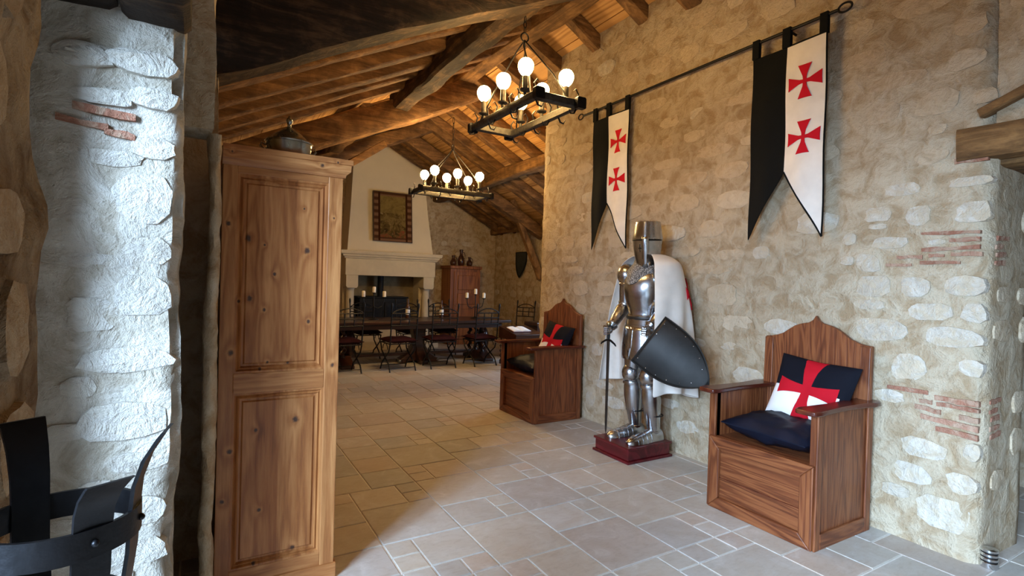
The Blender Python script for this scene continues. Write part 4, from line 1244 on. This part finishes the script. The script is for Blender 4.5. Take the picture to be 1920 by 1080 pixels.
# arms
for s, (sh, el, hd) in {-1: ((0, -.215, 1.36), (-.03, -.262, 1.10), (.155, -.232, .905)), 1: ((0, .20, 1.36), (-.02, .235, 1.10), (.14, .20, .94))}.items():
    sh, el, hd = Vector(sh), Vector(el), Vector(hd)
    G().ell(sh + Vector((0, s * .0, .0)), (.090, .084, .098), 18, 12).build('pauldron', M_STEEL, kn)
    for k, zz in enumerate((-.045, -.075)):
        G().ell(sh + Vector((0, s * .008, zz)), (.071 - .004 * k, .070 - .004 * k, .035), 16, 8).build('shoulder_lame', M_STEEL, kn)
    limb(G(), sh, el, [(.2, .062), (.55, .060), (.85, .055), (.95, .058)]).build('rerebrace', M_STEEL, kn)
    G().ell(el, (.066, .062, .072), 16, 10).build('couter', M_STEEL, kn)
    G().ell(el + Vector((0, s * .04, 0)), (.050, .012, .058), 14, 8).build('couter_wing', M_STEEL, kn)
    limb(G(), el, hd, [(.14, .056), (.2, .060), (.6, .050), (.82, .041), (.86, .046), (.9, .052), (1.0, .040)]).build('vambrace', M_STEEL, kn)
    # gauntlet: back of hand plus four fingers and thumb closed on the grip
    g = G()
    d = (hd - el).normalized()
    pc = hd + d * .03
    g.ell(pc, (.036, .030, .036), 12, 8)
    g.build('gauntlet', M_STEEL, kn)
    for i in range(4):
        z0 = pc.z + .022 - .017 * i
        L = (.050, .054, .051, .043)[i]
        base = Vector((pc.x + .015, pc.y - s * .016, z0))
        G().tube([base, base + Vector((.022, s * .002, -.003)), base + Vector((.032, s * .020, -.005)), base + Vector((.022, s * .020 + s * L * .35, -.006)), base + Vector((.004, s * .030, -.006))], [.0095, .0092, .009, .0085, .007], 8).build('gauntlet_finger', M_STEEL, kn)
    tb = Vector((pc.x - .004, pc.y + s * .022, pc.z + .022))
    G().tube([tb, tb + Vector((.022, s * .012, .012)), tb + Vector((.040, s * .004, .008)), tb + Vector((.048, -s * .008, -.004))], [.011, .0105, .0095, .008], 8).build('gauntlet_thumb', M_STEEL, kn)
# cape
g = G()
rows = []
na, nt = 60, 26
for i in range(na + 1):
    u = i / na
    ang = math.radians(52 + 222 * u)       # from left-front, round the back, to the right side
    row = []
    for j in range(nt + 1):
        v = j / nt
        if v < .16:
            k = v / .16
            rad = .085 + (.285 - .085) * k ** .8
            z = 1.535 - .07 * k ** 2 - .02 * k
        else:
            k = (v - .16) / .84
            rad = .285 + .045 * math.sin(min(1, k * 2.2) * PI / 2) + (.02 + .10 * smoothstep(.12, .4, u) + .07 * smoothstep(.8, 1, u)) * k ** 1.1
            zb_ = .41 + .03 * math.sin(u * 11)
            z = 1.445 + (zb_ - 1.445) * k
        fold = .028 * math.sin(u * 40 + 1.5 * v) * smoothstep(.2, .8, v) + .012 * math.sin(u * 17 + 2) * smoothstep(.15, .5, v)
        fold *= 1 - .5 * math.exp(-((u - .02) / .1) ** 2)
        cx = math.cos(ang) * (rad + fold)
        cy = math.sin(ang) * (rad + fold) * 1.08
        if cx < 0:
            cx = -.235 * math.tanh(-cx / .26)
        else:
            cx *= .95
        row.append((cx - .015, cy + .005, z))
    rows.append(row)
g.loft(rows, caps=False, closed=False)
cp = g.build('cape', M_WHITE, kn, smooth=1.4)
lab(cp, 'white cloth cape with a red cross at the shoulder')
so = cp.modifiers.new('thick', 'SOLIDIFY')
so.thickness = .006
ss = cp.modifiers.new('smooth', 'SUBSURF')
ss.levels = 1
ss.render_levels = 1
# red cross on the cape, beside the shoulder
g = G()
def cape_pt(u, v):
    fi, fj = u * na, v * nt
    i, j = min(int(fi), na - 1), min(int(fj), nt - 1)
    a, b = fi - i, fj - j
    P_ = lambda ii, jj: Vector(rows[ii][jj])
    p = P_(i, j) * (1 - a) * (1 - b) + P_(i + 1, j) * a * (1 - b) + P_(i, j + 1) * (1 - a) * b + P_(i + 1, j + 1) * a * b
    r = Vector((p.x, p.y, 0)).normalized()
    return p + r * .009
pl = cross_poly(1.0)
cu, cv = .335, .345
vs = [cape_pt(cu, cv)] + [cape_pt(cu + x * .075, cv - y * .105) for x, y in pl]
g.add(vs, [(0, 1 + i, 1 + (i + 1) % len(pl)) for i in range(len(pl))])
o = g.build('red_cross', M_RED, cp)
so = o.modifiers.new('thick', 'SOLIDIFY')
so.thickness = .003

# sword held point down in the right gauntlet
sw = thing('sword', 'long straight sword held point down in the armour\'s right gauntlet', 'sword', (2.99, 3.418, KZ))
bt = .80
g = G()
rings = []
for z, wd_, t_ in ((0.0, .003, .002), (.03, .012, .003), (.10, .016, .004), (.4, .018, .005), (bt, .021, .006)):
    rings.append([(-t_, 0, z), (0, -wd_, z), (t_, 0, z), (0, wd_, z)])
g.loft(rings)
g.build('blade', M_STEEL_D, sw)
G().tube([(0, -.095, bt - .045), (0, -.08, bt - .03), (0, -.03, bt - .005), (0, 0, bt), (0, .03, bt - .005), (0, .08, bt - .03), (0, .095, bt - .045)], [.005, .008, .010, .012, .010, .008, .005], 8).build('crossguard', M_IRON, sw)
G().tube([(0, 0, bt), (0, 0, bt + .03), (0, 0, bt + .08), (0, 0, bt + .125)], [.012, .014, .013, .011], 10).build('grip', M_IRON_F, sw)
G().ell((0, 0, bt + .14), (.022, .022, .020), 14, 8).build('pommel', M_BRASS, sw)

# shield held at the left hip, tilted, point to the lower right
SA, SB, SC = Vector((2.873, 3.016, .828)), Vector((3.061, 2.824, 1.126)), Vector((3.199, 2.55, .681))
_c = Vector((0, 0, CAM_H))
SA, SB, SC = [_c + (p_ - _c) * .945 for p_ in (SA, SB, SC)]
mid = (SA + SB) / 2
dn = (SC - mid)
Ls = dn.length
dn.normalize()
ac = (SB - SA)
ac = (ac - dn * ac.dot(dn)).normalized()
nm_ = dn.cross(ac).normalized()
if nm_.x > 0:
    nm_ = -nm_
shd = thing('heater_shield', 'dark steel heater shield tilted on the armour\'s left arm', 'shield', tuple(mid))
def shield_half(v):
    return .203 * (1 - max(0, (v - .15) / .85) ** 2.5) ** .85 if v < 1 else 0
def shield_grid(inset=0.0, bulge=.05, lift=0.0):
    rows = []
    for j in range(23):
        v = j / 22
        hw = max(shield_half(v) - inset, .001)
        row = []
        for i in range(17):
            u = -1 + 2 * i / 16
            vv = inset + v * (Ls - inset * 2.4)
            top_dip = .03 * (1 - u * u) * (1 - v) ** 6
            b_ = bulge * (1 - (u * hw / .22) ** 2) - bulge + .018 * math.sin(v * PI)
            row.append(dn * (vv - top_dip * 0.4 + (-.016 * abs(u) ** 3 * (1 - v) ** 5)) + ac * (u * hw) + nm_ * (b_ + lift))
        rows.append(row)
    return rows
g = G()
rows_s = shield_grid()
g.loft([[tuple(p) for p in r] for r in rows_s], caps=False, closed=False)
o = g.build('shield_face', M_SHIELD, shd, smooth=1.2)
so = o.modifiers.new('thick', 'SOLIDIFY')
so.thickness = .006
rim = [r[0] for r in rows_s] + [r[-1] for r in rows_s[::-1]]
loop = [rows_s[0][i] for i in range(17)] + [r[-1] for r in rows_s[1:]] + [r[0] for r in rows_s[::-1]]
G().tube([p + nm_ * .003 for p in loop], .006, 6).build('rim', M_SHIELD, shd)
rv = shield_grid(.024, .05, .006)
for k, (r_, c_) in enumerate([(0, 1), (0, 5), (0, 11), (0, 15), (4, 0), (4, 16), (8, 0), (8, 16), (12, 0), (12, 16), (16, 0), (16, 16), (19, 0), (19, 16)]):
    G().ell(rv[r_][c_], (.005, .005, .005), 8, 5).build('rivet', M_STEEL, shd)

# ================================================================== FIREPLACE
fp = thing('fireplace', 'monumental pale stone fireplace with tapering cream plaster hood', 'fireplace', (0, 0, 0))
FX0, FX1, FY = 2.36, 4.16, 10.32
for (x0, x1) in ((FX0, FX0 + .23), (FX1 - .23, FX1)):
    pr = G()
    cx = (x0 + x1) / 2
    pl_ = G().lathe([(.105, .0), (.105, .10), (.085, .13), (.078, .16), (.080, .7), (.074, 1.12), (.08, 1.17), (.095, 1.2), (.095, 1.22)], (cx, FY + .12, 0), 20).build('pillar', M_LIME, fp)
    G().box(cx - .12, cx + .12, FY, FY + .24, 0, .09).build('pillar_base', M_LIME, pl_, smooth=0, bevel=.008)
    G().prism([(-.09, 1.20), (-.115, 1.235), (-.115, 1.45), (.115, 1.45), (.115, 1.235), (.09, 1.20)], lambda u, v, w_: (cx + u, w_, v), FY - .05, FY + .3).build('capital', M_LIME, pl_, smooth=0, bevel=.006)
    G().box(cx - .11, cx + .11, FY + .24, 11.0, 0, 1.5).build('side_pier', M_LIME, fp, smooth=0)
G().box(FX0 - .02, FX1 + .02, FY - .06, 11.0, 1.45, 1.77).build('lintel', M_LIME, fp, smooth=0, bevel=.006)
g = G()
rings = []
for d, z in ((.0, 1.77), (.02, 1.775), (.03, 1.80), (.06, 1.82), (.07, 1.85), (.10, 1.86), (.11, 1.90), (.11, 1.925), (0, 1.93)):
    rings.append([(FX0 - .02 - d, FY - .06 - d, z), (FX1 + .02 + d, FY - .06 - d, z), (FX1 + .02 + d, 11.0, z), (FX0 - .02 - d, 11.0, z)])
g.loft(rings)
g.build('mantel_shelf', M_LIME, fp, smooth=0)
g = G()
rings = []
for t_ in (0, .35, .7, 1.0):
    z = 1.93 + (4.35 - 1.93) * t_
    k = t_ ** .8
    xa, xb, ya = FX0 + .02 + .16 * k, FX1 - .02 - .22 * k, FY + .0 + .26 * k
    rings.append([(xa, ya, z), (xb, ya, z), (xb, 11.0, z), (xa, 11.0, z)])
g.loft(rings)
g.build('hood', M_HOOD, fp, smooth=0)
G().box(FX0 + .1, FX1 - .1, 10.9, 10.99, 0, 1.5).build('fireback', M_SOOT, fp, smooth=0)
G().box(FX0 - .05, FX1 + .05, FY - .25, 11.0, 0, .10).build('hearth', M_LIME, fp, smooth=0, bevel=.01)
G().box(FX0 + .05, FX1 - .05, 10.55, 11.0, .10, .50).build('hearth_bench', M_LIME, fp, smooth=0, bevel=.01)
stv = thing('wood_stove', 'wide black cast iron stove standing inside the stone fireplace', 'stove', (3.15, 10.62, .50))
G().box(-.48, .50, -.16, .18, .03, .50).build('firebox', M_CASTIRON, stv, smooth=0, bevel=.012)
G().box(-.51, .53, -.18, .2, .50, .53).build('top_plate', M_CASTIRON, stv, smooth=0, bevel=.008)
for xa, xb in ((-.42, -.03), (.03, .44)):
    d = G().box(xa, xb, -.178, -.16, .08, .42).build('door', M_CASTIRON, stv, smooth=0, bevel=.006)
    G().box(xa + .05, xb - .05, -.183, -.178, .14, .36).build('door_glass', M_GLASS, d, smooth=0).data.materials[0] = M_IRON
for xx in (-.42, .42):
    for yy in (-.12, .14):
        G().box(xx - .02, xx + .02, yy - .02, yy + .02, 0, .03).build('foot', M_CASTIRON, stv, smooth=0)
G().tube([(0, .06, .53), (0, .06, .95)], .062, 18).build('flue_pipe', M_CASTIRON, stv)
pic = thing('tapestry', 'brown framed tapestry picture of a wooded scene on the plaster hood', 'picture', (3.265, 10.335, 2.64))
pic.rotation_euler = (-.107, 0, 0)
G().box(-.385, .385, -.012, .0, -.49, .49).build('picture_panel', M_TAP, pic, smooth=0)
for (x0, x1, z0, z1) in ((-.40, -.385, -.505, .505), (.385, .40, -.505, .505), (-.385, .385, .49, .505), (-.385, .385, -.505, -.49)):
    G().box(x0, x1, -.018, .004, z0, z1).build('frame', M_TABLE, pic, smooth=0)

# ================================================================== FAR CABINET AND JUGS
cb = thing('pine_cabinet', 'tall narrow reddish pine cabinet in the far corner by the fireplace', 'cabinet', (4.98, 10.66, 0))
G().box(-.36, .36, -.2, .3, .08, 1.66).build('body', M_PINE_FAR, cb, smooth=0)
G().box(-.39, .39, -.24, .31, 1.66, 1.73).build('cornice', M_PINE_FAR, cb, smooth=0, bevel=.015)
G().box(-.375, .375, -.215, .3, 0, .09).build('plinth', M_PINE_FAR, cb, smooth=0, bevel=.006)
d = G().box(-.28, .30, -.222, -.2, .12, 1.60).build('door', M_PINE_FAR, cb, smooth=0, bevel=.004)
for za, zb in ((.18, .78), (.88, 1.12), (1.20, 1.52)):
    G().box(-.20, .22, -.246, -.222, za, zb).build('door_panel', M_PINE_FAR, d, smooth=0, bevel=.010)
G().ell((-.24, -.235, .86), (.014, .014, .014), 8, 6).build('knob', M_BRASS, d)
def jug(x, h, r, label):
    t = thing('jug', label, 'jug', (4.98 + x, 10.72, 1.73), 0, 'jugs on the far cabinet')
    G().lathe([(r * .62, 0), (r * .7, h * .02), (r * .95, h * .2), (r, h * .34), (r * .8, h * .52), (r * .42, h * .68), (r * .40, h * .82), (r * .55, h * .95), (r * .52, h), (r * .4, h * .97)], n=20).build('body', M_CERAM, t)
    G().tube([(r * .42, 0, h * .85), (r * 1.0, 0, h * .82), (r * 1.2, 0, h * .62), (r * .95, 0, h * .38)], r * .11, 8).build('handle', M_CERAM, t)
    return t
jug(-.19, .23, .075, 'small brown jug at the left on top of the red pine cabinet')
jug(0.0, .37, .08, 'tallest brown ewer in the middle on top of the red pine cabinet')
jug(.21, .21, .07, 'small brown jug at the right on top of the red pine cabinet')

def heater_outline(hw, L):
    pts = [(-hw, 0), (hw, 0)]
    for i in range(1, 9):
        v = i / 8
        pts.append((hw * (1 - max(0, (v - .15) / .85) ** 2.1) ** .9 if v < 1 else 0, -L * v))
    for i in range(7, 0, -1):
        v = i / 8
        pts.append((-hw * (1 - max(0, (v - .15) / .85) ** 2.1) ** .9, -L * v))
    return pts
ws = thing('wall_shield', 'small dark green heater shield hanging on the far right stone wall', 'shield', (5.96, 9.76, 2.06))
G().prism(heater_outline(.23, .56)[::-1], lambda u, v, w_: (w_ * 1.0 + .9 * u * u, u, v), -.03, -.012).build('shield_face', M_GREENSH, ws, smooth=.6)
ol = heater_outline(.225, .55)
G().tube([(-.032 + .9 * u * u, u, v) for u, v in ol + ol[:1]], .010, 6).build('rim', M_IRON, ws)

# ================================================================== DINING TABLE
tb = thing('dining_table', 'long dark walnut refectory table on twisted trestle legs before the fireplace', 'table', (0, 0, 0))
TZ = .725
G().box(1.30, 4.72, 7.98, 8.95, TZ - .045, TZ).build('tabletop', M_TABLE, tb, smooth=0, bevel=.006)
G().box(1.45, 4.57, 8.06, 8.10, TZ - .13, TZ - .045).build('apron', M_TABLE, tb, smooth=0)
G().box(1.45, 4.57, 8.83, 8.87, TZ - .13, TZ - .045).build('apron', M_TABLE, tb, smooth=0)
def twist(g, x, y, z0, z1, r, turns=4):
    n, m = 12, 44
    rings = []
    for i in range(m + 1):
        t_ = i / m
        a = 2 * PI * turns * t_
        e = r * .38 * min(1, min(t_, 1 - t_) * 10)
        rings.append([(x + math.cos(a) * e + math.cos(2 * PI * k / n) * r * .72, y + math.sin(a) * e + math.sin(2 * PI * k / n) * r * .72, z0 + (z1 - z0) * t_) for k in range(n)])
    g.loft(rings)
    return g
for xc in (1.95, 4.35):
    for dy in (-.26, .0, .26):
        twist(G(), xc - .08, 8.46 + dy, .16, TZ - .1, .045).build('twisted_leg', M_TABLE, tb)
    G().ell((xc + .06, 8.46, .35), (.10, .14, .24), 16, 12).build('baluster', M_TABLE, tb)
    G().prism([(-.42, 0), (.42, 0), (.42, .05), (.30, .10), (.15, .17), (-.15, .17), (-.30, .10), (-.42, .05)], lambda u, v, w_: (xc + w_, 8.46 + u, v), -.14, .06).build('trestle_foot', M_TABLE, tb, smooth=0, bevel=.01)
pedp = [(-.34, 0), (-.22, .0), (-.18, .03), (.18, .03), (.22, 0), (.34, 0), (.34, .06), (.27, .10), (.17, .18), (.10, .30), (.085, .42), (.11, .52), (.12, TZ - .05), (-.12, TZ - .05), (-.11, .52), (-.085, .42), (-.10, .30), (-.17, .18), (-.27, .10), (-.34, .06)]
G().prism(pedp, lambda u, v, w_: (3.16 + u, 8.46 + w_, v), -.10, .10).build('pedestal', M_TABLE, tb, smooth=.5, bevel=.012)
G().prism(pedp, lambda u, v, w_: (3.16 - w_, 8.46 + u, v), -.07, .07).build('pedestal', M_TABLE, tb, smooth=.5, bevel=.012)
for s in (-1, 1):
    G().ell((3.16 + s * .33, 8.40, .035), (.035, .05, .035), 12, 8).build('foot_ball', M_PEWTER, tb)
G().box(1.9, 4.4, 8.43, 8.49, .12, .17).build('stretcher', M_TABLE, tb, smooth=0, bevel=.008)

# ================================================================== IRON CHAIRS
def make_chair(loc, rot, label):
    t = thing('iron_chair', label, 'chair', loc, rot, 'wrought iron dining chairs')
    w2, d2, sz = .205, .20, .44
    for s in (-1, 1):
        G().tube([(s * w2, -d2, sz - .02), (s * w2, -d2 - .02, sz + .2), (s * (w2 + .005), -d2 - .05, sz + .50), (s * (w2 + .005), -d2 - .055, sz + .54), (s * (w2 + .005), -d2 - .06, sz + .575), (s * (w2 + .005), -d2 - .062, sz + .60)], [.011, .011, .011, .017, .015, .003], 8).build('back_post', M_IRON_F, t)
        # curved crossing legs on each side
        G().tube([(s * w2, -d2, sz - .02), (s * w2, -d2 + .05, .30), (s * w2, 0, .20), (s * w2, .13, .11), (s * w2, .19, 0)], .011, 8).build('leg', M_IRON_F, t)
        G().tube([(s * w2, d2, sz - .02), (s * w2, d2 - .05, .30), (s * w2, 0, .20), (s * w2, -.16, .11), (s * w2, -.22, 0)], .011, 8).build('leg', M_IRON_F, t)
        G().tube([(s * w2, math.cos(a) * .10, .33 + math.sin(a) * .085) for a in [PI * i / 10 for i in range(11)]], .006, 6).build('side_arc', M_IRON_F, t)
        G().tube([(s * w2, -d2, sz - .02), (s * w2, d2, sz - .02)], .009, 8).build('seat_bar', M_IRON_F, t)
    for y in (-.20, .17):
        G().tube([(-w2, y, .06), (w2, y, .06)], .006, 6).build('stretcher', M_IRON_F, t)
    for y in (-d2, d2):
        G().tube([(-w2, y, sz - .02), (w2, y, sz - .02)], .009, 8).build('seat_bar', M_IRON_F, t)
    yb = -d2 - .045
    for z in (.26, .36, .44):
        G().tube([(-w2, yb + (.36 - z) * .08, sz + z), (w2, yb + (.36 - z) * .08, sz + z)], .0095, 6).build('back_rail', M_IRON_F, t)
    for x in (-.07, .07):
        G().tube([(x, yb + .008, sz + .26), (x, yb - .006, sz + .44)], .0085, 6).build('back_bar', M_IRON_F, t)
    G().tube([(-w2 + .41 * i / 12, yb - .01, sz + .44 + .075 * math.sin(PI * i / 12) ** .8) for i in range(13)], .009, 6).build('top_arch', M_IRON_F, t)
    c = pillow_mesh('seat_cushion', .235, .225, .042, M_DRED, 3.3, .006, 12, t)
    c.location = (0, 0, sz + .025)
    return t
ch = make_chair((2.60, 7.80, 0), .06, 'iron chair with dark red cushion, leftmost full chair before the table')
dup(ch, (3.30, 7.84, 0), -.04, 'iron chair with dark red cushion, middle of the row before the table')
dup(ch, (4.02, 7.82, 0), .05, 'iron chair with dark red cushion, right in the row before the table')
dup(ch, (1.78, 7.83, 0), .1, 'iron chair with dark red cushion, half hidden behind the pine armoire')
dup(ch, (3.28, 9.15, 0), PI, 'iron chair on the fireplace side behind the leftmost front chair')
dup(ch, (3.92, 9.18, 0), PI - .06, 'iron chair on the fireplace side beside the right hearth pillar')
dup(ch, (2.45, 9.12, 0), PI + .05, 'iron chair on the fireplace side in front of the black stove')
dup(ch, (5.55, 9.05, 0), PI / 2 + .5, 'single iron chair standing by the far right stone wall')

# ================================================================== CANDELABRA, CANDLES, BOTTLES
def candelabra(x, y, who):
    t = thing('candelabra', 'black iron candelabra with three candles, %s one on the table' % who, 'candelabra', (x, y, TZ), 0, 'candelabra on the dining table')
    G().lathe([(.085, 0), (.085, .008), (.03, .02), (.012, .04), (.010, .2), (.016, .21), (.010, .22), (.009, .42), (.03, .435), (.034, .44)], n=16).build('stem', M_IRON_F, t)
    for s in (-1, 1):
        G().tube([(0, 0, .22), (s * .07, 0, .18), (s * .14, 0, .22), (s * .165, 0, .30), (s * .17, 0, .355)], .007, 8).build('arm', M_IRON_F, t)
        G().lathe([(.01, .35), (.034, .362), (.036, .37), (.01, .37)], (s * .17, 0, 0), 14).build('drip_pan', M_IRON_F, t)
    for dx, z, pos in ((-.17, .37, 'left'), (0, .44, 'middle'), (.17, .37, 'right')):
        c = thing('candle', 'white pillar candle on the %s arm of the %s candelabra' % (pos, who), 'candle', (x + dx, y, TZ + z), 0, 'pillar candles')
        G().lathe([(.028, 0), (.029, .01), (.029, .075), (.025, .092), (.012, .096)], n=16).build('wax', M_WAX, c)
        G().tube([(0, 0, .09), (.002, 0, .108)], .002, 5).build('wick', M_IRON_F, c)
candelabra(2.39, 8.45, 'left')
candelabra(4.23, 8.45, 'right')
def bottle(x, y, h, label, mat):
    t = thing('bottle', label, 'bottle', (x, y, TZ), 0, 'bottles on the table')
    G().lathe([(.034, 0), (.037, .006), (.037, h * .58), (.030, h * .68), (.014, h * .76), (.013, h * .95), (.015, h * .955), (.015, h)], n=16).build('glass_body', mat, t)
    G().lathe([(.0375, h * .2), (.0378, h * .21), (.0378, h * .48), (.0375, h * .49)], n=16, caps=False).build('paper_label', M_PAPER, t)
bottle(3.02, 8.6, .33, 'dark wine bottle on the table before the right hearth pillar', M_CERAM)
bottle(3.62, 8.55, .32, 'dark wine bottle on the table left of the red pine cabinet', M_CERAM)

# ================================================================== READING DESK AND BOOK
rd = thing('reading_desk', 'dark carved slant-top desk on barley-twist legs at the table\'s right end', 'desk', (4.55, 7.36, 0))
G().prism([(-.28, .46), (.28, .46), (.28, .66), (-.28, .56)], lambda u, v, w_: (w_, u, v), -.27, .27).build('desk_box', M_TABLE, rd, smooth=0, bevel=.006)
for xx in (-.24, .24):
    for yy in (-.24, .24):
        twist(G(), xx, yy, .05, .46, .026, 5).build('twisted_leg', M_TABLE, rd)
for yy in (-.24, .24):
    G().box(-.26, .26, yy - .02, yy + .02, .03, .08).build('stretcher', M_TABLE, rd, smooth=0, bevel=.004)
bk = thing('open_book', 'open white-paged book lying on the slanted dark desk', 'book', (4.50, 7.36, .625))
bk.rotation_euler = (math.atan2(.10, .56), 0, 0)
for s in (-1, 1):
    pts = [(0, .0), (.05, .018), (.12, .016), (.165, .004), (.165, -.006), (0, -.006)]
    G().prism([(s * u, v) for u, v in (pts if s > 0 else pts[::-1])], lambda u, v, w_: (u, w_, v), -.12, .12).build('pages', M_PAPER, bk, smooth=.6)
G().box(-.175, .175, -.128, .128, -.012, -.006).build('cover', M_BURG, bk, smooth=0)
tr_ = thing('wooden_chest', 'small dark wooden chest standing right of the slant-top desk', 'chest', (5.42, 7.95, 0))
G().box(-.3, .3, -.2, .2, 0.03, .62).build('box', M_TABLE, tr_, smooth=0, bevel=.008)
G().box(-.32, .32, -.22, .22, .62, .69).build('lid', M_TABLE, tr_, smooth=0, bevel=.012)
G().box(-.03, .03, -.226, -.2, .54, .62).build('lock_plate', M_BRASS, tr_, smooth=0)

# ================================================================== STEEL DOOR STOP
ds = thing('door_stop', 'small ribbed chrome cylinder on the floor at the doorway corner', 'door stop', (3.505, 1.035, 0))
G().lathe([(.036, 0), (.037, .004), (.037, .028), (.034, .031), (.034, .036), (.037, .039), (.037, .05), (.034, .053), (.034, .058), (.037, .061), (.037, .072), (.034, .075), (.034, .08), (.037, .083), (.037, .094), (.03, .099)], n=28).build('body', M_CHROME, ds)
for z in (.0335, .0555, .0775):
    G().lathe([(.0345, z - .003), (.0352, z), (.0345, z + .003)], n=28, caps=False).build('rubber_ring', M_IRON_F, ds)

# ================================================================== IRON CRESSET ON THE LEFT WALL
CX, CY, CZ = -.128, .735, 1.105
cr = thing('iron_cresset', 'black iron band basket with flared straps on the wall at lower left', 'cresset', (CX, CY, CZ))
RR = .072
def band(name, z, h, r, th=.004):
    g = G()
    n = 40
    rings = [[(math.cos(2 * PI * k / n) * q, math.sin(2 * PI * k / n) * q, zz) for k in range(n)] for q, zz in ((r, z), (r, z + h), (r - th, z + h), (r - th, z), (r, z))]
    g.loft(rings, caps=False)
    return g.build(name, M_IRON, cr, smooth=.7)
band('ring_band', -.012, .030, RR)
band('ring_band', -.105, .024, RR * .80)

cam_r, cam_f = Vector((.861, -.508, 0)), Vector((.508, .861, 0))
for deg, hk, fk in ((155, 1.0, .7), (22, .95, 1.0), (-28, .60, 1.15), (250, 1.0, 1.0)):
    a = math.radians(deg)
    rad = cam_r * math.cos(a) + cam_f * math.sin(a)
    tan = Vector((-rad.y, rad.x, 0))
    g = G()
    rings = []
    for (q, z, hw) in ((.020, -.150, .012), (.045, -.145, .014), (.056, -.115, .017), (.0665, -.03, .0175), (.0680, .012, .0175), (.071, .045, .018), (.080, .075, .019), (.094, .100, .0205), (.099, .107, .021)):
        if z > .02:
            q, z = .068 + (q - .068) * fk, .02 + (z - .02) * hk
        c = rad * q + Vector((0, 0, z))
        rings.append([tuple(c - tan * hw), tuple(c + tan * hw), tuple(c + tan * hw - rad * .004), tuple(c - tan * hw - rad * .004)])
    g.loft(rings)
    g.build('strap', M_IRON, cr, smooth=.5)
    G().ell(rad * (RR + .001) + Vector((0, 0, .003)), (.004, .004, .004), 8, 5).build('rivet', M_IRON, cr)
G().lathe([(.012, -.165), (.030, -.155), (.034, -.148), (.01, -.146)], n=20).build('base_cup', M_IRON, cr)
G().tube([(-.05, 0, -.15), (-.085, 0, -.155), (-.118, 0, -.15)], .010, 8).build('wall_arm', M_IRON, cr)
G().lathe([(.022, 0), (.022, .006), (.012, .009)], n=16).build('wall_plate', M_IRON, cr).matrix_local = Matrix.Translation((-.128, 0, -.15)) @ Matrix.Rotation(PI / 2, 4, 'Y')
G().ell((0, 0, -.105), (.05, .05, .035), 18, 10).build('moss_filling', M_MOSS, cr)
